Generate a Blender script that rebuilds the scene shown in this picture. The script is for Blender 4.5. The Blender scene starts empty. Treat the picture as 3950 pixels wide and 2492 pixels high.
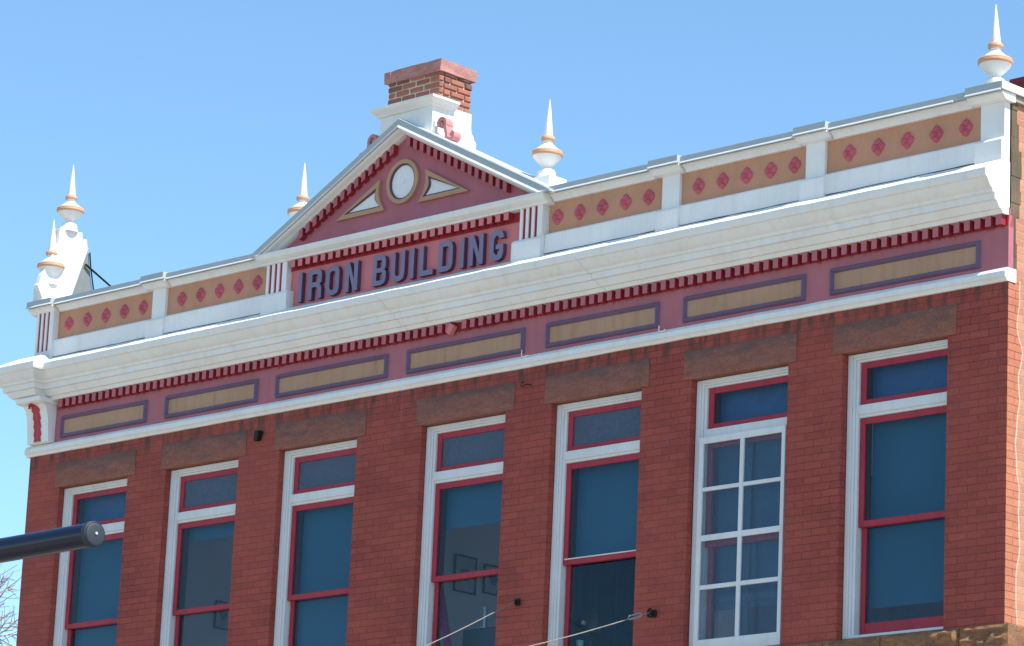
import bpy, bmesh, math, random
from mathutils import Vector, Matrix, noise
random.seed(7)
scene = bpy.context.scene
C = scene.collection
R = math.radians

# ------------------------------------------------------------------ camera
YAW, PITCH, ROLL = R(-45.0418), R(13.8951), R(2.5778)
fw = Vector((math.sin(YAW)*math.cos(PITCH), math.cos(YAW)*math.cos(PITCH), math.sin(PITCH)))
rt = fw.cross(Vector((0, 0, 1))).normalized(); up = rt.cross(fw)
r2 = rt*math.cos(ROLL)+up*math.sin(ROLL); u2 = -rt*math.sin(ROLL)+up*math.cos(ROLL)
cd = bpy.data.cameras.new('camera'); cam = bpy.data.objects.new('camera', cd); C.objects.link(cam)
m3 = Matrix((r2, u2, -fw)).transposed()
cam.matrix_world = Matrix.Translation((18.70392, -24.69603, -5.19625)) @ m3.to_4x4()
cd.sensor_width = 36; cd.lens = 14201.76/3950*36; cd.clip_end = 3000
scene.camera = cam

# ------------------------------------------------------------------ light
SUN_EL, SUN_AZ = 56.0, 3.5          # azimuth measured from +x towards +y (behind the facade)
w = bpy.data.worlds.new('World'); scene.world = w; w.use_nodes = True
nt = w.node_tree; bg = nt.nodes['Background']
sky = nt.nodes.new('ShaderNodeTexSky'); sky.sky_type = 'NISHITA'; sky.sun_disc = False
sky.sun_elevation = R(SUN_EL); sky.sun_rotation = R(90-SUN_AZ)
sky.altitude = 1900; sky.air_density = 1.0; sky.dust_density = 0.15; sky.ozone_density = 1.0
tint = nt.nodes.new('ShaderNodeMix'); tint.data_type = 'RGBA'; tint.blend_type = 'MULTIPLY'; tint.inputs[0].default_value = 1
tint.inputs[7].default_value = (0.77, 0.955, 0.97, 1)      # the photograph's cool, cyan-leaning sky
nt.links.new(sky.outputs[0], tint.inputs[6]); nt.links.new(tint.outputs[2], bg.inputs[0]); bg.inputs[1].default_value = 0.15
sd = bpy.data.lights.new('sun', 'SUN'); sd.energy = 4.5; sd.angle = R(0.53); sd.color = (1, 0.965, 0.91)
sun = bpy.data.objects.new('sun', sd); C.objects.link(sun)
sv = Vector((math.cos(R(SUN_EL))*math.cos(R(SUN_AZ)), math.cos(R(SUN_EL))*math.sin(R(SUN_AZ)), math.sin(R(SUN_EL))))
sun.rotation_euler = sv.to_track_quat('Z', 'Y').to_euler(); sun.location = (20, 5, 30)
scene.view_settings.view_transform = 'Standard'; scene.view_settings.look = 'None'
scene.view_settings.exposure = 0.75; scene.view_settings.gamma = 1

# ------------------------------------------------------------------ materials
def nodes(m):
    m.use_nodes = True; t = m.node_tree; return t, t.nodes, t.links, t.nodes['Principled BSDF']
def ramp(n, l, src, stops):
    r = n.new('ShaderNodeValToRGB'); e = r.color_ramp.elements
    e[0].position, e[0].color = stops[0][0], (*stops[0][1], 1); e[1].position, e[1].color = stops[1][0], (*stops[1][1], 1)
    for p, c in stops[2:]:
        k = e.new(p); k.color = (*c, 1)
    l.new(src, r.inputs[0]); return r.outputs[0]
def mix(n, l, fac, a, b, mode='MIX'):
    x = n.new('ShaderNodeMix'); x.data_type = 'RGBA'; x.blend_type = mode
    for i, v in ((0, fac), (6, a), (7, b)):
        if hasattr(v, 'links'): l.new(v, x.inputs[i])
        elif i == 0: x.inputs[0].default_value = v
        else: x.inputs[i].default_value = (*v, 1)
    return x.outputs[2]
def noise_tex(n, l, vec, scale, detail=4, rough=0.55, stretch=None):
    t = n.new('ShaderNodeTexNoise'); t.inputs['Scale'].default_value = scale; t.inputs['Detail'].default_value = detail
    t.inputs['Roughness'].default_value = rough
    if stretch:
        mp = n.new('ShaderNodeMapping'); mp.inputs['Scale'].default_value = stretch; l.new(vec, mp.inputs[0]); vec = mp.outputs[0]
    l.new(vec, t.inputs['Vector']); return t.outputs['Fac']
def coord(n, l):
    g = n.new('ShaderNodeNewGeometry'); return g.outputs['Position']
def bump(n, l, h, strength, dist, b, prev=None):
    k = n.new('ShaderNodeBump'); k.inputs['Strength'].default_value = strength; k.inputs['Distance'].default_value = dist
    l.new(h, k.inputs['Height']); 
    if prev: l.new(prev, k.inputs['Normal'])
    l.new(k.outputs[0], b.inputs['Normal']); return k.outputs[0]
def paint(name, col, dirt=(0.55, 0.5, 0.42), dirt_amt=0.35, rough=0.5, var=0.08, rust=False, metal=0.0, spec=0.2):
    """old house paint: faint mottling, soft vertical dirt streaks, small dents"""
    m = bpy.data.materials.new(name); t, n, l, b = nodes(m); p = coord(n, l)
    dark = tuple(c*(1-var) for c in col); lite = tuple(min(0.85, c*(1+var)) for c in col)
    c = ramp(n, l, noise_tex(n, l, p, 2.3, 5), [(0.3, dark), (0.7, lite)])
    st = ramp(n, l, noise_tex(n, l, p, 1.0, 6, 0.65, (9, 9, 1.1)), [(0.5, (0, 0, 0)), (0.78, (dirt_amt,)*3)])
    c = mix(n, l, st, c, tuple(x*y for x, y in zip(col, dirt)))
    sp = ramp(n, l, noise_tex(n, l, p, 26, 3, 0.6), [(0.66, (0, 0, 0)), (0.76, (dirt_amt*0.8,)*3)])
    c = mix(n, l, sp, c, tuple(x*0.6 for x in col))
    if rust:
        rr = ramp(n, l, noise_tex(n, l, p, 1.0, 5, 0.6, (9, 9, 2.0)), [(0.60, (0, 0, 0)), (0.74, (0.55,)*3)])
        c = mix(n, l, rr, c, (0.30, 0.10, 0.045))
    l.new(c, b.inputs['Base Color']); b.inputs['Roughness'].default_value = rough; b.inputs['Metallic'].default_value = metal
    b.inputs['Specular IOR Level'].default_value = spec
    k = bump(n, l, noise_tex(n, l, p, 3.0, 2), 0.3, 0.02, b)
    bump(n, l, noise_tex(n, l, p, 55, 3), 0.12, 0.004, b, k)
    return m
WHITE = paint('white_paint', (0.80, 0.785, 0.75), (0.68, 0.60, 0.48), 0.32, 0.5, 0.04)
WHITE2 = paint('white_window_paint', (0.70, 0.70, 0.69), (0.75, 0.7, 0.6), 0.45, 0.5, 0.05)
def frieze_mat():
    m = PINK.copy(); m.name = 'rust_streaked_pink_paint'; t = m.node_tree; n = t.nodes; l = t.links; b = n['Principled BSDF']
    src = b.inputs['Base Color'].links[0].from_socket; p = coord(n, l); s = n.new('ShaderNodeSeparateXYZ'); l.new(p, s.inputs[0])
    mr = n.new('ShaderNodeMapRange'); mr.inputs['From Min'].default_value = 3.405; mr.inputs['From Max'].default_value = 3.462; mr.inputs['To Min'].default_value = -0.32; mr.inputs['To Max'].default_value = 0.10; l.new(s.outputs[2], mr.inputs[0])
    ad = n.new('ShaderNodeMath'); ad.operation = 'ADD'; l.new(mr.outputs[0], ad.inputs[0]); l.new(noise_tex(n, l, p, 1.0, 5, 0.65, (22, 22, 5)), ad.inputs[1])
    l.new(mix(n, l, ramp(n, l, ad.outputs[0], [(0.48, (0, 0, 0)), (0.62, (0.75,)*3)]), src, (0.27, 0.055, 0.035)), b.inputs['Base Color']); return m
GREY = paint('grey_metal_coping', (0.41, 0.45, 0.445), (0.8, 0.8, 0.8), 0.3, 0.42, 0.04)
DRIP = paint('pale_drip_edge', (0.62, 0.64, 0.65), (0.8, 0.8, 0.8), 0.2, 0.4, 0.04)
PINK = paint('dusty_pink_paint', (0.43, 0.148, 0.170), (0.8, 0.6, 0.55), 0.3, 0.55, 0.08)
PINK_F = frieze_mat()
PINK_T = paint('deep_pink_paint', (0.43, 0.138, 0.162), (0.8, 0.6, 0.6), 0.3, 0.55, 0.08)
PINK_S = paint('sign_pink_paint', (0.63, 0.200, 0.205), (0.8, 0.6, 0.6), 0.25, 0.55, 0.06)
RED = paint('dark_red_paint', (0.34, 0.028, 0.042), (0.5, 0.4, 0.4), 0.4, 0.5, 0.1)
SASH = paint('crimson_sash_paint', (0.38, 0.036, 0.056), (0.5, 0.4, 0.4), 0.4, 0.42, 0.1)
TAN = paint('tan_paint', (0.54, 0.275, 0.165), (0.75, 0.6, 0.45), 0.35, 0.55, 0.06)
TANR = paint('tan_panel_paint', (0.47, 0.275, 0.168), (0.62, 0.40, 0.25), 0.35, 0.55, 0.06, rust=True)
TANL = paint('ochre_trim_paint', (0.48, 0.280, 0.155), (0.7, 0.6, 0.5), 0.3, 0.5, 0.06)
RING = paint('peach_ring_paint', (0.60, 0.33, 0.20), (0.75, 0.6, 0.5), 0.3, 0.5, 0.05)
LAV = paint('lavender_paint', (0.215, 0.190, 0.275), (0.7, 0.7, 0.7), 0.3, 0.5, 0.08)
PURP = paint('purple_paint', (0.120, 0.058, 0.125), (0.7, 0.6, 0.6), 0.3, 0.5, 0.1)
FRAMEP = paint('violet_frame_paint', (0.152, 0.103, 0.182), (0.7, 0.6, 0.6), 0.3, 0.45, 0.08)
ROSE = paint('rosette_pink_paint', (0.54, 0.115, 0.150), (0.6, 0.5, 0.5), 0.4, 0.5, 0.12)
SCROLL = paint('scroll_pink_paint', (0.56, 0.235, 0.225), (0.7, 0.6, 0.6), 0.3, 0.5, 0.06)
RUSTY = paint('rusty_pink_edge', (0.30, 0.085, 0.06), (0.6, 0.4, 0.3), 0.6, 0.7, 0.2)
CAULK = paint('weathered_sealant', (0.13, 0.095, 0.060), (0.25, 0.2, 0.15), 0.9, 0.8, 0.3)
DARK = paint('dark_wood_and_shadow', (0.045, 0.032, 0.028), (0.5, 0.5, 0.5), 0.3, 0.6, 0.1)
IRON = paint('black_iron', (0.014, 0.013, 0.014), (0.9, 0.8, 0.7), 0.3, 0.5, 0.2)
WALLP = paint('interior_plaster', (0.74, 0.76, 0.84), (0.9, 0.9, 0.9), 0.1, 0.7, 0.02)
ROOF = paint('grey_roofing', (0.22, 0.21, 0.20), (0.7, 0.7, 0.7), 0.4, 0.8, 0.1)

def blind_mat():
    m = bpy.data.materials.new('teal_roller_blind'); t, n, l, b = nodes(m); p = coord(n, l)
    c = ramp(n, l, noise_tex(n, l, p, 0.8, 2), [(0.35, (0.055, 0.190, 0.300)), (0.7, (0.075, 0.230, 0.350))])
    l.new(c, b.inputs['Base Color']); b.inputs['Roughness'].default_value = 0.8
    bump(n, l, noise_tex(n, l, p, 400, 1), 0.1, 0.002, b); return m
BLIND = blind_mat()
def glass_mat(name, tint, frost=0.0):
    m = bpy.data.materials.new(name); m.use_nodes = True; t = m.node_tree; n = t.nodes; l = t.links; n.clear()
    o = n.new('ShaderNodeOutputMaterial'); tr = n.new('ShaderNodeBsdfTransparent'); gl = n.new('ShaderNodeBsdfGlossy')
    lw = n.new('ShaderNodeLayerWeight'); lw.inputs[0].default_value = 0.5
    pw = n.new('ShaderNodeMath'); pw.operation = 'POWER'; l.new(lw.outputs['Facing'], pw.inputs[0]); pw.inputs[1].default_value = 5
    ma = n.new('ShaderNodeMath'); ma.operation = 'MULTIPLY_ADD'; l.new(pw.outputs[0], ma.inputs[0]); ma.inputs[1].default_value = 0.7; ma.inputs[2].default_value = 0.016
    g = n.new('ShaderNodeNewGeometry'); bu = n.new('ShaderNodeBump'); bu.inputs['Strength'].default_value = 0.05; bu.inputs['Distance'].default_value = 0.01
    h = noise_tex(n, l, g.outputs['Position'], 1.7, 2); l.new(h, bu.inputs['Height']); l.new(bu.outputs[0], gl.inputs['Normal'])
    tr.inputs[0].default_value = (*tint, 1); gl.inputs['Roughness'].default_value = 0.02; gl.inputs[0].default_value = (0.8, 0.92, 1, 1)
    mx = n.new('ShaderNodeMixShader'); l.new(ma.outputs[0], mx.inputs[0]); l.new(tr.outputs[0], mx.inputs[1]); l.new(gl.outputs[0], mx.inputs[2])
    out = mx.outputs[0]
    if frost:                                   # dusty textured pane
        d = n.new('ShaderNodeBsdfDiffuse'); d.inputs[0].default_value = (0.16, 0.20, 0.26, 1)
        f = ramp(n, l, noise_tex(n, l, g.outputs['Position'], 24, 5, 0.7), [(0.3, (frost*0.45,)*3), (0.75, (frost*0.75,)*3)])
        m2 = n.new('ShaderNodeMixShader'); l.new(f, m2.inputs[0]); l.new(out, m2.inputs[1]); l.new(d.outputs[0], m2.inputs[2]); out = m2.outputs[0]
    l.new(out, o.inputs[0]); return m
GLASS = glass_mat('window_glass', (0.86, 0.93, 0.96))
GLASS_F = glass_mat('textured_glass', (0.75, 0.82, 0.88), 0.75)
GLASS_S = glass_mat('storm_glass', (0.90, 0.95, 0.98), 0.22)

def brick_mat(name, c1, c2, mortar, bw=0.2045, rh=0.0677, ms=0.0035, wear=True, two=None, bstr=0.5):
    m = bpy.data.materials.new(name); t, n, l, b = nodes(m); p = coord(n, l)
    s = n.new('ShaderNodeSeparateXYZ'); l.new(p, s.inputs[0])
    a = n.new('ShaderNodeMath'); a.operation = 'ADD'; l.new(s.outputs[0], a.inputs[0]); l.new(s.outputs[1], a.inputs[1])
    wob = n.new('ShaderNodeMath'); wob.operation = 'MULTIPLY_ADD'; l.new(noise_tex(n, l, p, 6, 2), wob.inputs[0]); wob.inputs[1].default_value = 0.006 if two is None else 0.02; l.new(s.outputs[2], wob.inputs[2])
    cb = n.new('ShaderNodeCombineXYZ'); l.new(a.outputs[0], cb.inputs[0]); l.new(wob.outputs[0], cb.inputs[1])
    def bt(k1, k2, mo, bw, rh, ms, sm=0.15):
        br = n.new('ShaderNodeTexBrick'); br.offset = 0.5
        for k, v in (('Scale', 1), ('Brick Width', bw), ('Row Height', rh), ('Mortar Size', ms), ('Mortar Smooth', sm), ('Bias', 0)): br.inputs[k].default_value = v
        br.inputs['Color1'].default_value = (*k1, 1); br.inputs['Color2'].default_value = (*k2, 1); br.inputs['Mortar'].default_value = (*mo, 1)
        l.new(cb.outputs[0], br.inputs['Vector']); return br
    br = bt(c1, c2, mortar, bw, rh, ms); col = br.outputs[0]; fac = br.outputs['Fac']
    # large weathering patches of the paint
    lg = noise_tex(n, l, p, 0.55, 4)
    col = mix(n, l, ramp(n, l, lg, [(0.35, (0, 0, 0)), (0.7, (0.6,)*3)]), col, tuple(x*y for x, y in zip(c1, (1.02, 1.15, 1.2))))
    fine = ramp(n, l, noise_tex(n, l, p, 34, 5, 0.65), [(0.3, (0.86,)*3), (0.7, (1.1,)*3)])
    col = mix(n, l, 1.0, col, fine, 'MULTIPLY')
    sn = ramp(n, l, noise_tex(n, l, p, 1.3, 6, 0.7, (1, 1, 2.2)), [(0.30, (0.83, 0.82, 0.86)), (0.62, (1.05,)*3)])
    col = mix(n, l, 1.0, col, sn, 'MULTIPLY')
    if wear:
        # missing paint on whole bricks up under the trim (sooty, pale, ochre)
        wv = n.new('ShaderNodeTexWhiteNoise'); wv.noise_dimensions = '2D'
        px = n.new('ShaderNodeMath'); px.operation = 'DIVIDE'; px.inputs[1].default_value = 0.2045; l.new(a.outputs[0], px.inputs[0])
        pz = n.new('ShaderNodeMath'); pz.operation = 'DIVIDE'; pz.inputs[1].default_value = 0.0677; l.new(s.outputs[2], pz.inputs[0])
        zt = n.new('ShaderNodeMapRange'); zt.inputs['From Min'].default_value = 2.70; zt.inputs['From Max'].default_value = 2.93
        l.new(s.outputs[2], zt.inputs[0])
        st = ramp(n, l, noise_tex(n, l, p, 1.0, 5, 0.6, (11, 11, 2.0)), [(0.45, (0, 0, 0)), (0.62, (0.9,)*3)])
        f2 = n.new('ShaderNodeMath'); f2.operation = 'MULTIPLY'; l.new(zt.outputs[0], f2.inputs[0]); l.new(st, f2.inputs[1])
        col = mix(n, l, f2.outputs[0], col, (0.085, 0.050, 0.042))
        pl = ramp(n, l, noise_tex(n, l, p, 1.0, 6, 0.7, (5, 5, 0.9)), [(0.60, (0, 0, 0)), (0.74, (0.35,)*3)])
        z3 = n.new('ShaderNodeMapRange'); z3.inputs['From Min'].default_value = 1.6; z3.inputs['From Max'].default_value = 2.8; l.new(s.outputs[2], z3.inputs[0])
        f3 = n.new('ShaderNodeMath'); f3.operation = 'MULTIPLY'; l.new(z3.outputs[0], f3.inputs[0]); l.new(pl, f3.inputs[1])
        col = mix(n, l, f3.outputs[0], col, (0.42, 0.20, 0.19))
        ch = ramp(n, l, noise_tex(n, l, p, 14, 6, 0.75), [(0.71, (0, 0, 0)), (0.73, (0.8,)*3)])
        col = mix(n, l, ch, col, (0.40, 0.24, 0.20))
    if two:
        # paint edge: bare old brick beyond an irregular line
        b2 = bt((0.54, 0.25, 0.155), (0.42, 0.175, 0.11), (0.40, 0.28, 0.19), 0.215, 0.0677, 0.006, 0.3)
        c2_ = mix(n, l, 1.0, b2.outputs[0], fine, 'MULTIPLY')
        e = n.new('ShaderNodeMath'); e.operation = 'MULTIPLY_ADD'
        stp = n.new('ShaderNodeTexNoise'); stp.inputs['Scale'].default_value = 2.2; stp.inputs['Detail'].default_value = 1; l.new(p, stp.inputs['Vector'])
        l.new(stp.outputs['Fac'], e.inputs[0]); e.inputs[1].default_value = 0.22; l.new(s.outputs[1], e.inputs[2])
        zz = n.new('ShaderNodeMath'); zz.operation = 'GREATER_THAN'; l.new(s.outputs[2], zz.inputs[0]); zz.inputs[1].default_value = 3.0
        e2 = n.new('ShaderNodeMath'); e2.operation = 'ADD'; l.new(e.outputs[0], e2.inputs[0]); l.new(zz.outputs[0], e2.inputs[1])
        g = n.new('ShaderNodeMath'); g.operation = 'GREATER_THAN'; l.new(e2.outputs[0], g.inputs[0]); g.inputs[1].default_value = 0.265
        ln = n.new('ShaderNodeMath'); ln.operation = 'COMPARE'; l.new(e2.outputs[0], ln.inputs[0]); ln.inputs[1].default_value = 0.265; ln.inputs[2].default_value = 0.008
        col = mix(n, l, g.outputs[0], col, c2_); col = mix(n, l, ln.outputs[0], col, (0.48, 0.40, 0.31))
        mf = n.new('ShaderNodeMix'); l.new(g.outputs[0], mf.inputs[0]); l.new(fac, mf.inputs[2]); l.new(b2.outputs['Fac'], mf.inputs[3]); fac = mf.outputs[0]
    l.new(col, b.inputs['Base Color']); b.inputs['Roughness'].default_value = 0.72; b.inputs['Specular IOR Level'].default_value = 0.15
    inv = n.new('ShaderNodeMath'); inv.operation = 'SUBTRACT'; inv.inputs[0].default_value = 1; l.new(fac, inv.inputs[1])
    k = bump(n, l, inv.outputs[0], bstr, 0.006, b); bump(n, l, noise_tex(n, l, p, 60, 4), 0.35, 0.004, b, k)
    return m
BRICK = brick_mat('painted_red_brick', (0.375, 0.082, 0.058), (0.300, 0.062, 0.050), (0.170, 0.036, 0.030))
BRICK_SIDE = brick_mat('side_wall_brick', (0.49, 0.185, 0.098), (0.43, 0.150, 0.082), (0.20, 0.07, 0.05), wear=False, two=True, bstr=0.8)  # front wall's paint, made lighter and more orange for the sun on it
BRICK_BACK = brick_mat('dark_red_brick', (0.23, 0.045, 0.045), (0.19, 0.035, 0.04), (0.12, 0.03, 0.03), wear=False)

def stone_mat(name, base, hi, soot, amt, zc=None, crack=0.5):
    m = bpy.data.materials.new(name); t, n, l, b = nodes(m); p = coord(n, l)
    c = ramp(n, l, noise_tex(n, l, p, 5, 6, 0.65, (1, 1, 3)), [(0.3, base), (0.7, hi)])
    c2 = noise_tex(n, l, p, 2.6, 6, 0.68, (1, 1, 3.2))
    if zc is not None:      # soot gathered on the upper, rougher part of the block
        s = n.new('ShaderNodeSeparateXYZ'); l.new(p, s.inputs[0])
        mr = n.new('ShaderNodeMapRange'); mr.inputs['From Min'].default_value = zc-0.15; mr.inputs['From Max'].default_value = zc+0.12; mr.inputs['To Min'].default_value = -0.22; mr.inputs['To Max'].default_value = 0.16
        l.new(s.outputs[2], mr.inputs[0]); ad = n.new('ShaderNodeMath'); ad.operation = 'ADD'; l.new(c2, ad.inputs[0]); l.new(mr.outputs[0], ad.inputs[1]); c2 = ad.outputs[0]
    c = mix(n, l, ramp(n, l, c2, [(0.42, (0, 0, 0)), (0.66, (amt,)*3)]), c, soot)
    ck = noise_tex(n, l, p, 6.5, 7, 0.75, (1, 1, 3.6))
    c = mix(n, l, ramp(n, l, ck, [(0.455, (0, 0, 0)), (0.50, (crack,)*3), (0.535, (0, 0, 0))]), c, tuple(x*0.5 for x in base))
    c = mix(n, l, 1.0, c, ramp(n, l, noise_tex(n, l, p, 60, 4), [(0.3, (0.82,)*3), (0.7, (1.12,)*3)]), 'MULTIPLY')
    l.new(c, b.inputs['Base Color']); b.inputs['Roughness'].default_value = 0.85; b.inputs['Specular IOR Level'].default_value = 0.15
    bump(n, l, noise_tex(n, l, p, 30, 6, 0.7, (1, 1, 2.5)), 0.5, 0.014, b); return m
LINTEL = stone_mat('brown_sandstone', (0.265, 0.102, 0.076), (0.335, 0.148, 0.108), (0.150, 0.095, 0.085), 0.8, 2.735, 0.35)
SILL = stone_mat('ochre_rough_sandstone', (0.27, 0.125, 0.055), (0.42, 0.22, 0.12), (0.13, 0.075, 0.05), 0.8)
CAPST = stone_mat('chimney_cap_stone', (0.44, 0.20, 0.175), (0.54, 0.29, 0.25), (0.26, 0.11, 0.095), 0.5, None, 0.0)
def chimney_brick():
    m = bpy.data.materials.new('weathered_chimney_brick'); t, n, l, b = nodes(m); p = coord(n, l)
    at = n.new('ShaderNodeAttribute'); at.attribute_name = 'tone'
    c = ramp(n, l, at.outputs['Fac'], [(0.0, (0.15, 0.070, 0.055)), (1.0, (0.42, 0.145, 0.085)), (0.5, (0.29, 0.105, 0.070))])
    c = mix(n, l, ramp(n, l, noise_tex(n, l, p, 18, 5, 0.7), [(0.45, (0, 0, 0)), (0.7, (0.6,)*3)]), c, (0.24, 0.115, 0.09))
    l.new(c, b.inputs['Base Color']); b.inputs['Roughness'].default_value = 0.85
    bump(n, l, noise_tex(n, l, p, 45, 5, 0.7), 0.6, 0.008, b); return m
CHB = chimney_brick()
MORTAR = paint('grey_mortar', (0.50, 0.44, 0.35), (0.5, 0.5, 0.5), 0.5, 0.9, 0.12)
def simple(name, col, rough=0.5, metal=0.0):
    m = bpy.data.materials.new(name); t, n, l, b = nodes(m); p = coord(n, l)
    c = ramp(n, l, noise_tex(n, l, p, 9, 4), [(0.3, tuple(x*0.88 for x in col)), (0.7, tuple(min(1, x*1.1) for x in col))])
    l.new(c, b.inputs['Base Color']); b.inputs['Roughness'].default_value = rough; b.inputs['Metallic'].default_value = metal; return m

# ------------------------------------------------------------------ mesh helpers
def link(name, me, parent=None):
    o = bpy.data.objects.new(name, me); C.objects.link(o)
    if parent: o.parent = parent
    return o
def obj(name, bm, mats, parent=None, smooth=None, recalc=True):
    if recalc: bmesh.ops.recalc_face_normals(bm, faces=bm.faces)
    if smooth is not None:
        lim = R(smooth)
        for f in bm.faces: f.smooth = True
        for e in bm.edges: e.smooth = not (len(e.link_faces) == 2 and e.calc_face_angle(0) > lim)
    me = bpy.data.meshes.new(name); bm.to_mesh(me); bm.free()
    for k in (mats if isinstance(mats, (list, tuple)) else [mats]): me.materials.append(k)
    return link(name, me, parent)
def empty(name, loc, label, cat, group=None):
    o = bpy.data.objects.new(name, None); C.objects.link(o); o.location = loc
    o['label'] = label; o['category'] = cat
    if group: o['group'] = group
    return o
def tag(o, label, cat, group=None):
    o['label'] = label; o['category'] = cat
    if group: o['group'] = group
    return o
def box(bm, x0, x1, y0, y1, z0, z1, mi=0, bev=0.0):
    vs = [bm.verts.new((x, y, z)) for x in (x0, x1) for y in (y0, y1) for z in (z0, z1)]
    fs = [bm.faces.new([vs[i] for i in q]) for q in ((0, 1, 3, 2), (4, 6, 7, 5), (0, 4, 5, 1), (2, 3, 7, 6), (0, 2, 6, 4), (1, 5, 7, 3))]
    for f in fs: f.material_index = mi
    if bev:
        es = list({e for f in fs for e in f.edges})
        r = bmesh.ops.bevel(bm, geom=es, offset=bev, segments=1, affect='EDGES', profile=0.7)
        for f in r['faces']: f.material_index = mi
    return vs
def plate(bm, loops, y0, y1, mi=0, side=None, axis='y'):
    """prism of a polygon with holes; loops in (x,z) for axis y, (y,z) for axis x"""
    P = (lambda a, b, c: (a, c, b)) if axis == 'y' else (lambda a, b, c: (c, a, b))
    A = [[bm.verts.new(P(a, b, y0)) for a, b in L] for L in loops]
    B = [[bm.verts.new(P(a, b, y1)) for a, b in L] for L in loops]
    for S in (A, B):
        es = []
        for L in S:
            for i in range(len(L)): es.append(bm.edges.new((L[i], L[(i+1) % len(L)])))
        if len(S) == 1 and len(S[0]) <= 4: fs = [bm.faces.new(S[0])]
        else: fs = [g for g in bmesh.ops.triangle_fill(bm, edges=es, use_beauty=True, use_dissolve=False)['geom'] if isinstance(g, bmesh.types.BMFace)]
        for f in fs: f.material_index = mi
    for LA, LB in zip(A, B):
        for i in range(len(LA)):
            j = (i+1) % len(LA)
            f = bm.faces.new((LA[i], LA[j], LB[j], LB[i])); f.material_index = mi if side is None else side
def rect(x0, x1, z0, z1): return [(x0, z0), (x1, z0), (x1, z1), (x0, z1)]
def sweep_x(bm, prof, x0, x1, n=1, jit=0.0, seed=0, mi=0, caps=True, zf=None, closed=True):
    """profile [(y,z)] extruded along x"""
    rings = []
    for i in range(n+1):
        x = x0+(x1-x0)*i/n; ring = []
        for k, (y, z) in enumerate(prof):
            dz = jit*noise.noise(Vector((x*2.3, k*0.15+seed, seed)))+jit*0.5*noise.noise(Vector((x*7.1, k*0.3, seed+4)))
            dy = jit*0.7*noise.noise(Vector((x*1.9, k*0.2+9, seed)))
            ring.append(bm.verts.new((x, y+dy, (zf(x) if zf else 0)+z+dz)))
        rings.append(ring)
    m = len(prof)
    for a, b in zip(rings, rings[1:]):
        for k in range(m if closed else m-1):
            f = bm.faces.new((a[k], a[(k+1) % m], b[(k+1) % m], b[k])); f.material_index = mi
    if caps:
        for r in (rings[0], rings[-1]):
            f = bm.faces.new(r); f.material_index = mi
    return rings
def lathe(bm, prof, cx, cy, z0, seg=28, mi=0):
    rings = []
    for r, z in prof:
        if r < 1e-4: rings.append([bm.verts.new((cx, cy, z0+z))])
        else: rings.append([bm.verts.new((cx+r*math.cos(2*math.pi*i/seg), cy+r*math.sin(2*math.pi*i/seg), z0+z)) for i in range(seg)])
    for a, b in zip(rings, rings[1:]):
        for i in range(seg):
            j = (i+1) % seg
            if len(a) == 1 and len(b) == 1: continue
            f = bm.faces.new([a[0], b[j], b[i]] if len(a) == 1 else ([a[i], a[j], b[0]] if len(b) == 1 else [a[i], a[j], b[j], b[i]]))
            f.material_index = mi
    if len(rings[0]) > 1: bm.faces.new(list(reversed(rings[0]))).material_index = mi
    if len(rings[-1]) > 1: bm.faces.new(rings[-1]).material_index = mi
def tube(bm, pts, r, seg=8, r1=None, mi=0):
    pts = [Vector(p) for p in pts]; rings = []
    for i, p in enumerate(pts):
        d = (pts[min(i+1, len(pts)-1)]-pts[max(i-1, 0)]).normalized()
        a = d.cross(Vector((0.13, 0.2, 1))); a = a.normalized() if a.length > 1e-3 else Vector((1, 0, 0)); b = d.cross(a)
        rr = r if r1 is None else r+(r1-r)*i/(len(pts)-1)
        rings.append([bm.verts.new(p+(a*math.cos(2*math.pi*k/seg)+b*math.sin(2*math.pi*k/seg))*rr) for k in range(seg)])
    for a, b in zip(rings, rings[1:]):
        for k in range(seg): bm.faces.new((a[k], a[(k+1) % seg], b[(k+1) % seg], b[k])).material_index = mi
    bm.faces.new(rings[0]).material_index = mi; bm.faces.new(list(reversed(rings[-1]))).material_index = mi
    return rings
def arc(cx, cz, rx, rz, a0, a1, n): return [(cx+rx*math.cos(R(a0+(a1-a0)*i/n)), cz+rz*math.sin(R(a0+(a1-a0)*i/n))) for i in range(n+1)]

# ------------------------------------------------------------------ ground and street (below the frame, lights the trim from underneath)
GZ = -6.7
def ground_mat():
    m = bpy.data.materials.new('sunlit_ground'); t, n, l, b = nodes(m); p = coord(n, l)
    l.new(ramp(n, l, noise_tex(n, l, p, 0.2, 5), [(0.3, (0.27, 0.225, 0.17)), (0.7, (0.36, 0.30, 0.225))]), b.inputs['Base Color']); b.inputs['Roughness'].default_value = 0.9; return m
bm = bmesh.new(); v = [bm.verts.new(q) for q in ((-900, -900, GZ), (900, -900, GZ), (900, 900, GZ), (-900, 900, GZ))]; bm.faces.new(v)
g = obj('ground', bm, ground_mat()); g['kind'] = 'structure'
bm = bmesh.new(); box(bm, -60, 40, -4.2, 0.0, GZ+0.004, GZ+0.15, 0, 0.02)
g = obj('pavement', bm, simple('concrete_paving', (0.46, 0.42, 0.35), 0.9)); g['kind'] = 'structure'
bm = bmesh.new(); v = [bm.verts.new(q) for q in ((-60, -16, GZ+0.004), (40, -16, GZ+0.004), (40, -4.2, GZ+0.004), (-60, -4.2, GZ+0.004))]; bm.faces.new(v)
g = obj('road', bm, simple('worn_asphalt', (0.17, 0.155, 0.135), 0.9)); g['kind'] = 'structure'

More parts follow.
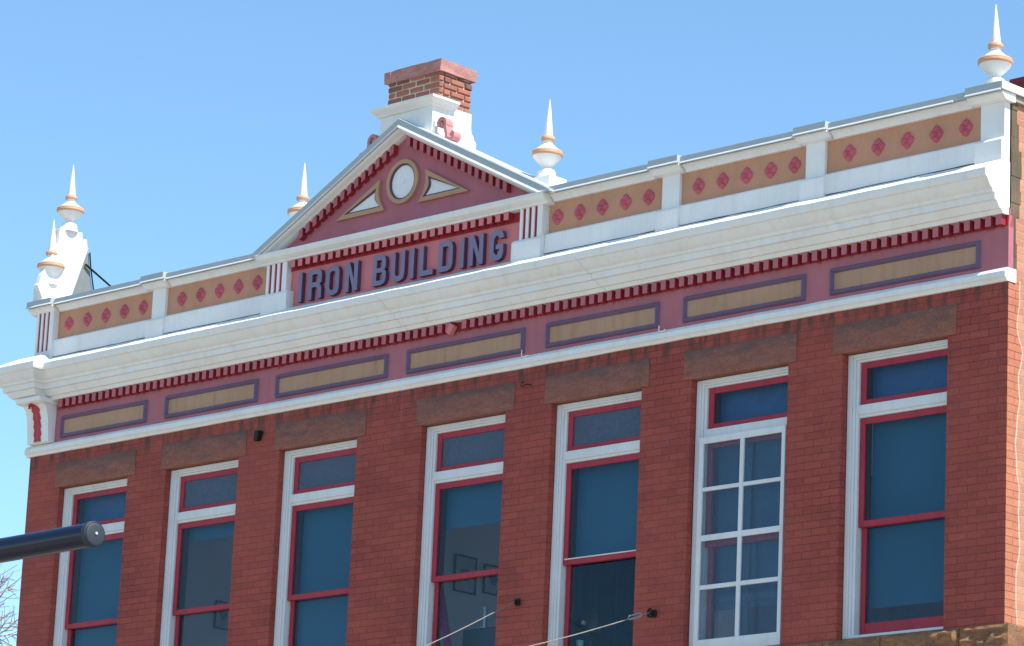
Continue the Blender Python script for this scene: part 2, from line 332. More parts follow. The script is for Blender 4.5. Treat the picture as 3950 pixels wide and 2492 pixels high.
# ------------------------------------------------------------------ THE BUILDING
B = empty('brick_building', (-6.75, 5, GZ), 'long red brick building with white cornice, pink frieze and central pediment', 'building')
B.location = (0, 0, 0)
XL = -13.52
OPEN = [(-12.965, -11.79), (-11.155, -9.98), (-9.345, -8.17), (-7.235, -6.06), (-5.44, -4.265), (-3.64, -2.465), (-1.83, -0.65)]
LINT = [(-13.035, -11.67), (-11.225, -9.865), (-9.42, -8.05), (-7.305, -5.945), (-5.53, -4.175), (-3.735, -2.37), (-1.94, -0.555)]
ZT = 2.573
bm = bmesh.new()
plate(bm, [rect(XL, -0.0015, GZ+0.15, 2.985)]+[rect(a, b, -0.03, ZT+0.006) for a, b in OPEN], 0.0, 0.24)
obj('front_wall', bm, BRICK, B)
bm = bmesh.new()
box(bm, -0.34, 0.0, 0.24, 14, GZ, 4.64); box(bm, -0.34, 0.0, 0.001, 0.24, GZ+0.152, 2.984); box(bm, -0.34, 0.0, 0.012, 0.24, 2.984, 4.64)
obj('side_wall', bm, BRICK_SIDE, B)
bm = bmesh.new(); box(bm, XL, XL+0.34, 0.24, 14, GZ, 4.64); obj('left_wall', bm, BRICK_BACK, B)
bm = bmesh.new(); box(bm, XL+0.34, -0.34, 13.7, 14, GZ, 4.64)
obj('back_wall', bm, BRICK_BACK, B)

bm = bmesh.new(); box(bm, -1.15, -0.36, 1.5, 1.8, 4.15, 5.395); obj('rear_roof_wall', bm, BRICK_BACK, B)
# thin strip of old sealant where metal trim meets the side brick
bm = bmesh.new()
for k in range(14):
    z0 = 2.96+k*0.12; d = 0.025+0.035*random.random()
    box(bm, -0.004, 0.006+0.006*random.random(), 0.061 if z0 < 3.5 else 0.012, 0.061+d+(0.05 if 3.55 < z0 < 4.05 else 0), z0, z0+0.12)
obj('sealant_strip', bm, CAULK, B)

# rock-faced stones
def rock(bm, x0, x1, z0, z1, yb, proud, amp, seed, nx=None, top=0.0, endcap=True):
    nx = nx or max(8, int((x1-x0)/0.035)); nz = max(6, int((z1-z0)/0.03)); G = []
    for i in range(nx+1):
        col = []
        for j in range(nz+1):
            u, v = i/nx, j/nz; x = x0+(x1-x0)*u; z = z0+(z1-z0)*v
            e = min(1, min(u*(x1-x0), (1-u)*(x1-x0))/0.04)*min(1, min(v*(z1-z0), (1-v)*(z1-z0))/0.035)
            h = noise.noise(Vector((x*4.5, z*9, seed)))*0.6+noise.noise(Vector((x*13, z*25, seed+3)))*0.4+0.25*noise.noise(Vector((x*34, z*60, seed)))
            col.append(bm.verts.new((x, yb-proud*(0.35+0.65*e)-amp*e*max(-0.22, h), z)))
        G.append(col)
    for i in range(nx):
        for j in range(nz): bm.faces.new((G[i][j], G[i+1][j], G[i+1][j+1], G[i][j+1]))
    D = 0.30
    bd = [G[i][0] for i in range(nx+1)]+[G[nx][j] for j in range(1, nz+1)]+[G[i][nz] for i in range(nx-1, -1, -1)]+[G[0][j] for j in range(nz-1, 0, -1)]
    bk = [bm.verts.new((q.co.x, yb+D, q.co.z)) for q in bd]
    for i in range(len(bd)): j = (i+1) % len(bd); bm.faces.new((bd[i], bd[j], bk[j], bk[i]))
for i, (a, b) in enumerate(LINT):
    bm = bmesh.new(); rock(bm, a, b, ZT-0.002, 2.842, 0.0, 0.022, 0.055 if i in (1, 2, 6) else 0.038, i*7.3)
    obj('stone_lintel', bm, LINTEL, B, smooth=35)
xs = [XL-0.02]; 
while xs[-1] < -1.6: xs.append(xs[-1]+random.uniform(0.55, 0.95))
xs = [x for x in xs if x < -0.95]+[-0.47, 0.05]
bm = bmesh.new()
for i, (a, b) in enumerate(zip(xs, xs[1:])):
    rock(bm, a+0.004, b-0.004, -0.33, -0.018-random.uniform(0, .006), 0.0, 0.03, 0.085 if i >= len(xs)-3 else 0.05, 50+i*3.1)
rock(bm, xs[0], xs[-1], -0.60, -0.335, 0.0, 0.01, 0.07, 99)
obj('rough_stone_sill_course', bm, SILL, B, smooth=40)

# ---------------------------------------------------------------- windows
def frame_box(bm, x0, x1, z0, z1, wl, wr, wb, wt, y0, y1, mi=0, bev=0.004):
    """rectangular frame; stiles full height, rails butt between them"""
    box(bm, x0, x0+wl, y0, y1, z0, z1, mi, bev); box(bm, x1-wr, x1, y0, y1, z0, z1, mi, bev)
    if wb: box(bm, x0+wl, x1-wr, y0+0.001, y1, z0, z0+wb, mi, bev)
    if wt: box(bm, x0+wl, x1-wr, y0+0.001, y1, z1-wt, z1, mi, bev)
def pane(x0, x1, z0, z1, y, mat, parent):
    bm = bmesh.new(); box(bm, x0, x1, y, y+0.004, z0, z1); return obj('pane', bm, mat, parent)
INFO = ['closed', 'half', 'closed', 'half', 'upper', 'storm', 'long']
for i, (a, b) in enumerate(OPEN):
    kind = INFO[i]
    bm = bmesh.new(); zb, zt = 0.0, ZT-0.008
    a0, b0 = a+0.006, b+0.088       # the frame runs on behind the right-hand brick
    # moulded white casing: outer board, middle step, inner stop
    frame_box(bm, a0, b0, zb, zt, 0.052, 0.052, 0.026, 0.030, 0.070, 0.21)
    frame_box(bm, a0+0.052, b0-0.052, zb+0.026, zt-0.030, 0.026, 0.026, 0, 0.020, 0.082, 0.21)
    frame_box(bm, a0+0.078, b0-0.078, zb+0.026, zt-0.050, 0.030, 0.030, 0, 0.022, 0.098, 0.21)
    box(bm, a0+0.108, b0-0.108, 0.104, 0.21, 1.985, 2.098, 0, 0.004)          # transom bar
    box(bm, a0+0.108, b0-0.108, 0.088, 0.104, 2.012, 2.098, 0, 0.004)
    W = obj('window', bm, WHITE2, B)
    xa, xb = a0+0.108, b0-0.108
    bm = bmesh.new(); frame_box(bm, xa, xb, 2.100, 2.492, 0.062, 0.062, 0.050, 0.056, 0.122, 0.160)
    obj('transom_sash', bm, SASH, W)
    pane(xa+0.055, xb-0.055, 2.140, 2.440, 0.140, GLASS_F if i in (1, 2, 3, 4) else GLASS, W)
    bm = bmesh.new(); frame_box(bm, xa, xb, 0.998, 1.984, 0.058, 0.058, 0.056, 0.058, 0.124, 0.162)
    obj('upper_sash', bm, SASH, W)
    if i in (4,):
        bm = bmesh.new(); box(bm, xa+0.03, xb-0.02, 0.112, 0.1235, 1.046, 1.056); obj('peeling_paint_strip', bm, WHITE2, W)
    pane(xa+0.05, xb-0.05, 1.045, 1.935, 0.142, GLASS, W)
    bm = bmesh.new(); frame_box(bm, xa+0.012, xb-0.012, 0.030, 1.046, 0.050, 0.050, 0.112, 0.045, 0.166, 0.202)
    obj('lower_sash', bm, SASH, W)
    pane(xa+0.055, xb-0.055, 0.13, 1.010, 0.182, GLASS, W)
    # dark inner linings seen through the glass
    bm = bmesh.new(); frame_box(bm, a-0.01, b+0.01, -0.02, ZT+0.02, 0.135, 0.05, 0.05, 0.10, 0.212, 0.285, 0, 0)
    box(bm, xa+0.03, xb-0.03, 0.222, 0.28, 1.975, 2.10)
    obj('inner_lining', bm, DARK, W)
    zs = {'closed': 0.03, 'half': 1.54 if i == 3 else 1.80, 'upper': 1.02, 'storm': 0.42, 'long': 0.285}[kind]
    bm = bmesh.new()
    n = 10; z1 = 2.0; rows = []
    for k in range(n+1):
        x = xa+0.042+(xb-xa-0.054)*k/n; yy = 0.254+0.003*math.sin(k*1.1+i)
        rows.append([bm.verts.new((x, yy, z1)), bm.verts.new((x, yy, zs))])
    for r0, r1 in zip(rows, rows[1:]): bm.faces.new((r0[0], r1[0], r1[1], r0[1]))
    bmesh.ops.solidify(bm, geom=list(bm.faces), thickness=0.002)
    obj('roller_blind', bm, BLIND, W)
    if i in (2,):
        pass
    # transom blind / backing
    bm = bmesh.new(); box(bm, xa+0.035, xb-0.01, 0.256, 0.26, 2.10, 2.50); obj('transom_blind', bm, BLIND if i in (1, 2, 3, 4) else simple('navy_blind', (0.04, 0.09, 0.20), 0.7), W)
    if kind == 'storm':
        x0, x1, z0, z1 = -3.556, -2.515, 0.005, 2.012
        bm = bmesh.new(); frame_box(bm, x0, x1, z0, z1, 0.052, 0.044, 0.118, 0.062, 0.040, 0.069, 0, 0.003)
        xm = -3.035; box(bm, xm-0.023, xm+0.023, 0.043, 0.068, z0+0.118, z1-0.062, 0, 0.003)
        for zc, h in ((1.520, 0.018), (1.064, 0.027), (0.606, 0.020)):
            box(bm, x0+0.052, xm-0.023, 0.043, 0.068, zc-h, zc+h, 0, 0.003); box(bm, xm+0.023, x1-0.044, 0.043, 0.068, zc-h, zc+h, 0, 0.003)
        st = obj('storm_sash', bm, WHITE2, W)
        pane(x0+0.04, x1-0.035, z0+0.1, z1-0.05, 0.056, GLASS_S, W)
        bm = bmesh.new(); box(bm, xa+0.40, xa+0.455, 0.228, 0.25, 0.03, 1.97); box(bm, xa, xa+0.40, 0.228, 0.25, 0.48, 0.54); box(bm, xa+0.455, xb, 0.228, 0.25, 0.48, 0.54); obj('inner_muntin', bm, simple('slate_blue_wood', (0.06, 0.10, 0.15), 0.6), W)

# rooms behind the glass
bm = bmesh.new()
box(bm, XL+0.342, -0.342, 0.245, 6.0, -0.75, -0.65)
obj('unseen_interior_floor', bm, simple('pale_bounce_floor', (0.55, 0.52, 0.48), 0.9), B)  # unseen floor, made pale to bounce daylight onto the walls
bm = bmesh.new(); 
def slab(x0, x1, y0, y1, z0, z1, holes):      # floor plate with unseen openings added to brighten the rooms
    xs = sorted({x0, x1, *[h for q in holes for h in q[:2]]}); ya, yb = holes[0][2], holes[0][3]
    box(bm, x0, x1, y0, ya, z0, z1); box(bm, x0, x1, yb, y1, z0, z1)
    for p, q in zip(xs, xs[1:]):
        if not any(abs(p-h[0]) < 1e-6 for h in holes): box(bm, p, q, ya, yb, z0, z1)
HOLES = [(-11.4, -8.4, 4.2, 5.8), (-4.3, -0.9, 4.2, 5.8)]
slab(XL+0.342, -0.342, 0.245, 6.0, 3.0, 3.1, HOLES); obj('interior_ceiling', bm, WALLP, B)
bm = bmesh.new(); box(bm, XL+0.342, XL+0.40, 0.245, 5.9, -0.65, 3.0); obj('interior_wall', bm, WALLP, B)
bm = bmesh.new(); box(bm, -8.22, -8.12, 0.245, 5.9, -0.65, 3.0); obj('interior_partition', bm, WALLP, B)
bm = bmesh.new(); box(bm, XL+0.342, -0.342, 5.9, 6.0, -0.65, 3.0); obj('interior_back_wall', bm, simple('navy_wallpaper', (0.10, 0.14, 0.26), 0.8), B)

bm = bmesh.new(); slab(XL+0.34, -0.34, 0.34, 13.7, 3.95, 4.15, HOLES); obj('roof', bm, ROOF, B)

# ---------------------------------------------------------------- bottom moulding, frieze, dentils
bm = bmesh.new()
sweep_x(bm, [(0.10, 3.088), (-0.022, 3.086), (-0.058, 3.050), (-0.060, 3.003), (-0.050, 2.998), (-0.036, 2.985), (-0.030, 2.972), (-0.026, 2.966), (0.10, 2.966)], -13.56, 0.008, 90, 0.004, 3)
obj('lower_moulding', bm, WHITE, B)
bm = bmesh.new(); box(bm, -13.47, 0.006, -0.012, 0.06, 3.089, 3.62)
FZ = obj('frieze', bm, PINK_F, B)
FR = [(-12.99, -11.512), (-11.21, -9.717), (-9.44, -7.747), (-7.478, -5.82), (-5.537, -4.056), (-3.758, -2.265), (-1.985, -0.288)]
for (a, b) in FR:
    z0, z1, wd = 3.120, 3.376, 0.052
    bm = bmesh.new()      # mitred ridge moulding: outer slope, crest, inner slope
    R0 = [(a, z0), (b, z0), (b, z1), (a, z1)]
    ins = lambda d: [(a+d, z0+d), (b-d, z0+d), (b-d, z1-d), (a+d, z1-d)]
    L = [[bm.verts.new((x, y, z)) for x, z in ins(d)] for d, y in ((0, -0.012), (0.022, -0.050), (0.030, -0.050), (wd, -0.014))]
    for p, q in zip(L, L[1:]):
        for k in range(4): bm.faces.new((p[k], p[(k+1) % 4], q[(k+1) % 4], q[k]))
    fo = obj('frieze_panel_frame', bm, FRAMEP, FZ, recalc=False)
    bm = bmesh.new(); box(bm, a+wd-0.004, b-wd+0.004, -0.016, -0.011, z0+wd-0.004, z1-wd+0.004); obj('frieze_panel', bm, TANR, FZ)
def dentil_row(x0, x1, pitch, wd, zt, zb, y0, y1, zf=None, skip=(), seed=0):
    bm = bmesh.new(); rnd = random.Random(seed); n = int((x1-x0)/pitch)
    for k in range(n):
        if k in skip: continue
        xa = x0+k*pitch+rnd.uniform(-.002, .002); off = zf(xa+wd/2) if zf else 0
        sl = (zf(xa+wd)-zf(xa)) if zf else 0
        dz = rnd.uniform(-.002, .002)
        vs = [(xa, 0), (xa+wd, 0)]
        tl = (zf(xa) if zf else 0)+zt; tr = (zf(xa+wd) if zf else 0)+zt; bl = (zf(xa) if zf else 0)+zb+dz; br_ = (zf(xa+wd) if zf else 0)+zb+dz
        V = [bm.verts.new(q) for q in ((xa, y0, bl), (xa+wd, y0, br_), (xa+wd, y0, tr), (xa, y0, tl), (xa, y1, bl), (xa+wd, y1, br_), (xa+wd, y1, tr), (xa, y1, tl))]
        bm.faces.new((V[0], V[1], V[2], V[3])).material_index = 0
        for q in ((1, 5, 6, 2), (0, 3, 7, 4), (0, 4, 5, 1), (3, 2, 6, 7), (5, 4, 7, 6)): bm.faces.new([V[i] for i in q]).material_index = 1
    return bm
bm = dentil_row(-12.985, 0.045, 0.1152, 0.062, 3.575, 3.462, -0.078, -0.0125, skip=(54,), seed=5)
# thin rust-stained lip and dark red backing behind the teeth
box(bm, -13.03, -0.005, -0.0165, -0.0122, 3.464, 3.575, 1)
D1 = obj('dentil_course', bm, [PINK, RED], B)
# one tooth hanging loose near the middle
bm = bmesh.new(); vs = box(bm, -6.82, -6.755, -0.090, -0.03, 3.425, 3.530, 0, 0.003)
bmesh.ops.rotate(bm, verts=bm.verts, cent=(-6.79, -0.05, 3.52), matrix=Matrix.Rotation(R(32), 3, 'Y'))
obj('loose_dentil', bm, PINK_S, B)

# ---------------------------------------------------------------- main cornice with mitred end block
PR = [(0.095, 4.046), (0.352, 3.908), (0.352, 3.866), (0.340, 3.838), (0.322, 3.830), (0.303, 3.800), (0.284, 3.772), (0.262, 3.752), (0.244, 3.744), (0.240, 3.716), (0.213, 3.714), (0.209, 3.656), (0.182, 3.652), (0.172, 3.632), (0.150, 3.606), (0.142, 3.592), (0.116, 3.590), (0.098, 3.560), (0.096, 3.555), (0.0, 3.556)]
bm = bmesh.new(); N = 110; rows = []
for k, (p, z) in enumerate(PR):
    xr = max(-13.31+p, -13.145); xl = -13.45-p
    path = [(xl, 3.2), (xl, 0.5), (xl, -(p+0.14)), (xr, -(p+0.14)), (xr, -p)]
    if k == 0: path = [(xl, 3.2), (xl, 0.5), (xl, -0.25), (xr, -0.25), (xr, -p)]
    r = [bm.verts.new((x, y, z)) for x, y in path]
    for i in range(1, N+1):
        x = xr+(0.004-xr)*i/N
        amp = 0.006 if k in (0, 1, 2) else (0.0018 if k < 12 else 0.0012)
        dz = amp*noise.noise(Vector((x*1.9, k*0.1, 2)))+amp*0.7*noise.noise(Vector((x*6.3, k*0.3, 8)))
        dy = (0.012 if k in (1, 2) else 0.002)*noise.noise(Vector((x*2.7, 5, 5)))
        if i == N: dz = dy = 0
        r.append(bm.verts.new((x, -p+dy, z+dz)))
    rows.append(r)
for a, b in zip(rows, rows[1:]):
    for i in range(len(a)-1): bm.faces.new((a[i], a[i+1], b[i+1], b[i]))
e0 = bm.verts.new((0.004, 0.0, 4.03)); 
bm.faces.new([r[-1] for r in rows]+[e0])
CO = obj('main_cornice', bm, WHITE, B, smooth=28)
# two joints in the sheet metal
SEAM = paint('seam_grey', (0.62, 0.60, 0.54))
for xs_ in (-7.62, -4.9):
    bm = bmesh.new()
    for k in range(1, len(PR)-2):
        (p, z), (p2, z2) = PR[k], PR[k+1]
        V = [bm.verts.new(q) for q in ((xs_+0.012*k, -p-0.0022, z), (xs_+0.004+0.012*k, -p-0.0022, z), (xs_+0.004+0.012*k+0.012, -p2-0.0022, z2), (xs_+0.012*k+0.012, -p2-0.0022, z2))]
        bm.faces.new(V)
    bmesh.ops.remove_doubles(bm, verts=bm.verts, dist=0.0005)
    bmesh.ops.solidify(bm, geom=list(bm.faces), thickness=0.0015)
    obj('cornice_seam', bm, SEAM, CO)
# corner bracket below the end block
bm = bmesh.new()
bp = [(0.02, 3.555), (-0.255, 3.555), (-0.262, 3.520), (-0.190, 3.50), (-0.158, 3.46), (-0.138, 3.40), (-0.122, 3.32), (-0.108, 3.20), (-0.100, 3.089), (0.02, 3.089)]
sweep_x(bm, bp, -13.47, -13.10); BR = obj('corner_bracket', bm, WHITE, B)
bm = bmesh.new()   # capital
sweep_x(bm, [(0.0, 3.568), (-0.285, 3.568), (-0.275, 3.525), (-0.25, 3.512), (0.0, 3.512)], -13.50, -13.075); obj('bracket_cap', bm, WHITE, BR)
bm = bmesh.new()   # carved red leaf hanging down the face
zc = [3.49, 3.45, 3.42, 3.36, 3.33, 3.27, 3.24, 3.18, 3.15, 3.10]; wv = [0.05, 0.075, 0.055, 0.072, 0.054, 0.072, 0.055, 0.072, 0.056, 0.068]
def by(z):
    for (y0, z0), (y1, z1) in zip(bp[1:], bp[2:]):
        if z1 <= z <= z0: return y0+(y1-y0)*(z0-z)/max(1e-6, z0-z1)
    return -0.1
rr = []
for z, wq in zip(zc, wv):
    y = by(z); rr.append([bm.verts.new((-13.285-wq, y-0.004, z)), bm.verts.new((-13.285-wq*0.5, y-0.024, z)), bm.verts.new((-13.285, y-0.015, z)), bm.verts.new((-13.285+wq*0.5, y-0.024, z)), bm.verts.new((-13.285+wq, y-0.004, z))])
for a, b in zip(rr, rr[1:]):
    for k in range(4): bm.faces.new((a[k], a[k+1], b[k+1], b[k]))
tube(bm, [(-13.285, -0.15, 3.48), (-13.285, -0.21, 3.505), (-13.285, -0.25, 3.48), (-13.285, -0.25, 3.45)], 0.03, 8, 0.018)
obj('bracket_leaf', bm, paint('leaf_red_paint', (0.42, 0.055, 0.075), var=0.15), BR)
bm = bmesh.new()   # matching bracket round the corner, only its leaf tip shows
sweep = [(-13.52, 3.0), (-13.70, 3.5)]
box(bm, -13.62, -13.471, 0.05, 0.42, 3.089, 3.56, 0, 0.01); obj('corner_bracket', bm, WHITE, B)
bm = bmesh.new(); tube(bm, [(-13.60, 0.10, 3.47), (-13.68, 0.10, 3.49), (-13.735, 0.10, 3.46), (-13.73, 0.10, 3.42)], 0.022, 8, 0.012); obj('bracket_leaf', bm, paint('leaf_red_dark', (0.32, 0.05, 0.06)), B)

# ---------------------------------------------------------------- parapet
bm = bmesh.new(); box(bm, -13.44, -0.002, -0.035, -0.001, 3.97, 4.66); box(bm, -13.44, -0.342, 0.001, 0.16, 3.97, 4.66)
PA = obj('parapet', bm, WHITE, B)
def base_band(x0, x1):
    bm = bmesh.new(); sweep_x(bm, [(-0.09, 4.03), (-0.0985, 4.03), (-0.0975, 4.053), (-0.09, 4.053)], x0, x1, 60, 0.005, x0+2); obj('joint_shadow_line', bm, DARK, PA)  # dark strip painted in as the shadow line above the cornice
    bm = bmesh.new(); sweep_x(bm, [(-0.035, 3.99), (-0.092, 3.99), (-0.092, 4.238), (-0.084, 4.250), (-0.060, 4.262), (-0.036, 4.264)], x0, x1, 20, 0.002, x0); return obj('parapet_base', bm, WHITE, PA)
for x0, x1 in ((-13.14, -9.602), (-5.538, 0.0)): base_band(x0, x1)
PANELS = [(-13.14, -11.48), (-11.26, -9.59), (-5.54, -4.024), (-3.80, -2.255), (-2.03, -0.262)]
RX = [[-12.949, -12.628, -12.304, -11.988, -11.667], [-11.023, -10.712, -10.409, -10.105, -9.803], [-5.419, -5.122, -4.824, -4.521, -4.222], [-3.59, -3.291, -2.994, -2.701, -2.412], [-1.768, -1.435, -1.103, -0.776, -0.447]]
def rosette(bm, cx, cz, s, y):
    n = 40; rim = []; 
    for i in range(n):
        t = 2*math.pi*i/n; r = s*(0.71+0.26*abs(math.cos(2*t))**0.9+0.035*math.cos(12*t+random.uniform(-1, 1))+random.uniform(-.02, .02))
        rim.append((cx+r*0.92*math.cos(t), cz+r*1.0*math.sin(t), t))
    A = [bm.verts.new((x, y, z)) for x, z, t in rim]
    B2 = [bm.verts.new((cx+(x-cx)*0.90, y-0.016, cz+(z-cz)*0.90)) for x, z, t in rim]
    C2 = [bm.verts.new((cx+(x-cx)*0.55, y-(0.020+0.014*abs(math.cos(2*t))**1.5-0.012*(abs(math.sin(2*t)) > .95)), cz+(z-cz)*0.55)) for x, z, t in rim]
    D2 = [bm.verts.new((cx+(x-cx)*0.24, y-0.012, cz+(z-cz)*0.24)) for x, z, t in rim]
    c = bm.verts.new((cx, y-0.030, cz))
    for P, Q in ((A, B2), (B2, C2), (C2, D2)):
        for i in range(n): bm.faces.new((P[i], P[(i+1) % n], Q[(i+1) % n], Q[i]))
    for i in range(n): bm.faces.new((D2[i], D2[(i+1) % n], c))
for (a, b), rx in zip(PANELS, RX):
    bm = bmesh.new(); box(bm, a, b, -0.042, -0.0355, 4.262, 4.60); pn = obj('parapet_panel', bm, TAN, PA)
    for x in rx:
        bm = bmesh.new(); rosette(bm, x, 4.418, 0.084, -0.0425); obj('rosette', bm, ROSE, PA, smooth=50)
def pilaster(x0, x1, bx0, bx1):
    bm = bmesh.new(); box(bm, x0, x1, -0.078, -0.036, 4.250, 4.60, 0, 0.003)
    sweep_x(bm, [(-0.05, 3.985), (-0.122, 3.985), (-0.122, 4.218), (-0.112, 4.232), (-0.086, 4.246), (-0.05, 4.250)], bx0, bx1)
    obj('pilaster', bm, WHITE, PA)
for q in ((-11.480, -11.262, -11.51, -11.232), (-4.024, -3.803, -4.055, -3.775), (-2.255, -2.030, -2.285, -2.0), (-0.262, -0.0005, -0.292, 0.002)): pilaster(*q)
def fluted(x0, x1, zb, zt, blk=None):
    bm = bmesh.new(); box(bm, x0, x1, -0.108, -0.036, zb, zt, 1)
    w0 = x1-x0; rib = 0.036*w0/0.29; wide = w0*0.225
    e = [x0, x0+rib*1.2]; ribs = [(x0-0.0005, x0+rib)]
    gap = (w0-wide-3*rib)/3
    ribs += [(x0+(k+1)*(rib+gap)-0.0, x0+(k+1)*(rib+gap)+rib) for k in range(2)]; ribs.append((x1-wide, x1+0.0005))
    for a, b in ribs: box(bm, a, b, -0.122, -0.034, zb-0.002, zt, 0, 0.002)
    if blk: sweep_x(bm, [(-0.05, 3.985), (-0.150, 3.985), (-0.150, zb-0.030), (-0.140, zb-0.018), (-0.128, zb-0.002), (-0.05, zb-0.002)], *blk)
    else: box(bm, x0-0.001, x1+0.001, -0.122, -0.034, 3.985, zb-0.003, 0, 0.002)
    obj('fluted_pilaster', bm, [WHITE, RED], PA)
fluted(-13.437, -13.142, 4.132, 4.60)
fluted(-9.578, -9.262, 4.235, 4.60, (-9.605, -9.212)); fluted(-5.862, -5.555, 4.235, 4.60, (-5.935, -5.542))
# coping: cavetto, grey cap, drip edge
def coping(x0, x1, yo=0.0, dz=0.0, seed=0, drip=None, n=24):
    bm = bmesh.new()
    sweep_x(bm, [(0.02, 4.648), (-0.128-yo, 4.640), (-0.130-yo, 4.622), (-0.110-yo, 4.612), (-0.092-yo, 4.596), (-0.082-yo, 4.582), (-0.078-yo*0.3, 4.572), (0.02, 4.572)], x0+0.003, x1-0.003, n, 0.001, seed)
    obj('coping_moulding', bm, WHITE, PA)
    bm = bmesh.new()
    sweep_x(bm, [(0.19, 4.712+dz), (-0.152-yo, 4.706+dz), (-0.156-yo, 4.642), (0.19, 4.650)], x0, x1, n, 0.0015, seed+3)
    cp = obj('metal_coping', bm, GREY, PA)
    bm = bmesh.new(); d0, d1 = drip or (x0+0.002, x1-0.002)
    sweep_x(bm, [(-0.150-yo, 4.664), (-0.166-yo, 4.640), (-0.166-yo, 4.635), (-0.150-yo, 4.637)], d0, d1, n, 0.0006, seed+5)
    obj('drip_edge', bm, DRIP, PA)
coping(-13.545, -13.115, 0.045, 0.008, 1, n=4)
coping(-13.10, -11.568, 0, 0, 2); coping(-11.565, -11.186, 0.045, 0.010, 3, n=4); coping(-11.183, -9.66, 0, 0, 4)
coping(-5.46, -4.113, 0, 0, 5); coping(-4.110, -3.737, 0.045, 0.010, 6, n=4); coping(-3.734, -2.319, 0, 0, 7)
coping(-2.316, -1.935, 0.045, 0.010, 8, n=4); coping(-1.932, -0.352, 0, 0, 9, drip=(-1.93, -0.51)); coping(-0.349, 0.045, 0.045, 0.014, 10, drip=(-0.345, 0.045), n=4)
bm = bmesh.new(); box(bm, 0.0455, 0.062, -0.197, 6.0, 4.648, 4.722, 0, 0.003); box(bm, -0.34, 0.0452, 0.20, 6.0, 4.655, 4.718)
obj('side_coping', bm, WHITE, B)
bm = bmesh.new(); box(bm, -0.0005, 0.035, 0.012, 6.0, 4.585, 4.646, 0, 0.004); obj('side_coping_moulding', bm, paint('dull_trim', (0.30, 0.27, 0.22)), B)

# ---------------------------------------------------------------- pediment
XA, ZA, SL = -7.575, 5.775, 0.508
rz = lambda x: ZA-SL*abs(x-XA)
bm = bmesh.new(); box(bm, -9.262, -5.862, -0.050, 0.16, 3.985, 4.62); PD = obj('pediment', bm, PINK_S, B)
bm = bmesh.new(); plate(bm, [[(XA-2.06, 4.62), (XA+2.06, 4.62), (XA+2.06, rz(XA+2.06)-0.11), (XA, ZA-0.11), (XA-2.06, rz(XA-2.06)-0.11)]], -0.060, 0.15)
TY = obj('tympanum', bm, PINK_T, PD)
bm = bmesh.new()
sweep_x(bm, [(0.10, 4.668), (-0.155, 4.668), (-0.218, 4.652), (-0.224, 4.646), (-0.224, 4.618), (-0.212, 4.608), (-0.206, 4.596), (-0.180, 4.580), (-0.150, 4.564), (-0.140, 4.548), (0.0, 4.546)], -9.655, -5.468, 40, 0.002, 11)
obj('pediment_cornice', bm, WHITE, PD, smooth=25)
def rake(prof, name, mat, ends=2.19, n=24, jit=0.001):
    bm = bmesh.new(); rings = []
    xs = [XA-ends*(1-i/n) for i in range(n+1)]+[XA+ends*i/n for i in range(1, n+1)]
    for x in xs:
        lim = 4.640
        rings.append([bm.verts.new((x, y, max(lim, rz(x)+h)+jit*noise.noise(Vector((x*3, k, 1))))) for k, (y, h) in enumerate(prof)])
    m = len(prof)
    for a, b in zip(rings, rings[1:]):
        for k in range(m): bm.faces.new((a[k], a[(k+1) % m], b[(k+1) % m], b[k]))
    bm.faces.new(rings[0]); bm.faces.new(rings[-1]); return obj(name, bm, mat, PD)
rake([(0.0, -0.098), (-0.205, -0.098), (-0.202, -0.116), (-0.180, -0.124), (-0.150, -0.130), (-0.120, -0.146), (-0.085, -0.152), (0.0, -0.152)], 'raking_moulding', WHITE)
rake([(0.19, 0.0), (-0.208, 0.0), (-0.216, -0.004), (-0.219, -0.094), (-0.2, -0.096), (0.19, -0.096)], 'raking_coping', GREY)
rake([(-0.2165, -0.070), (-0.234, -0.094), (-0.234, -0.099), (-0.2165, -0.097)], 'raking_drip_edge', DRIP, 2.14)
rake([(0.19, 0.006), (-0.19, 0.006), (-0.19, 0.0005), (0.19, 0.0005)], 'pediment_roof', paint('pale_metal_roof', (0.58, 0.60, 0.61)), 2.10)
bm = dentil_row(-9.20, -5.90, 0.1155, 0.066, 4.56, 4.468, -0.128, -0.0505, seed=2); box(bm, -9.26, -5.864, -0.056, -0.0502, 4.45, 4.56, 1); obj('sign_dentil_course', bm, [PINK_S, RED], PD)
bm = dentil_row(-9.10, XA-0.01, 0.1015, 0.054, -0.14, -0.245, -0.125, -0.0602, rz, seed=3)
obj('raking_dentil_course', bm, [PINK_T, RED], PD)
bm = dentil_row(XA+0.035, -5.99, 0.1015, 0.054, -0.14, -0.245, -0.125, -0.0602, rz, seed=4)
obj('raking_dentil_course', bm, [PINK_T, RED], PD)
# round and triangular ornaments
cx, cz = -7.610, 5.142
E = lambda rx, rz_, n=48: [(cx+rx*math.cos(2*math.pi*k/n), cz+rz_*math.sin(2*math.pi*k/n)) for k in range(n)]
def orn(name, outer, mid, inner):
    bm = bmesh.new(); plate(bm, [outer, mid], -0.092, -0.0602); o = obj(name, bm, TANL, PD)
    bm = bmesh.new(); plate(bm, [mid, inner], -0.084, -0.0603); obj('ornament_lip', bm, PURP, o)
    bm = bmesh.new(); plate(bm, [inner], -0.068, -0.0604); obj('ornament_panel', bm, WHITE, o)
    return o
oo = orn('round_ornament', E(0.232, 0.232), E(0.186, 0.190), E(0.170, 0.174))
bm = bmesh.new(); plate(bm, [[(cx+0.022*math.cos(t*math.pi/8), cz+0.022*math.sin(t*math.pi/8)) for t in range(16)]], -0.078, -0.068); obj('ornament_knob', bm, WHITE, oo)
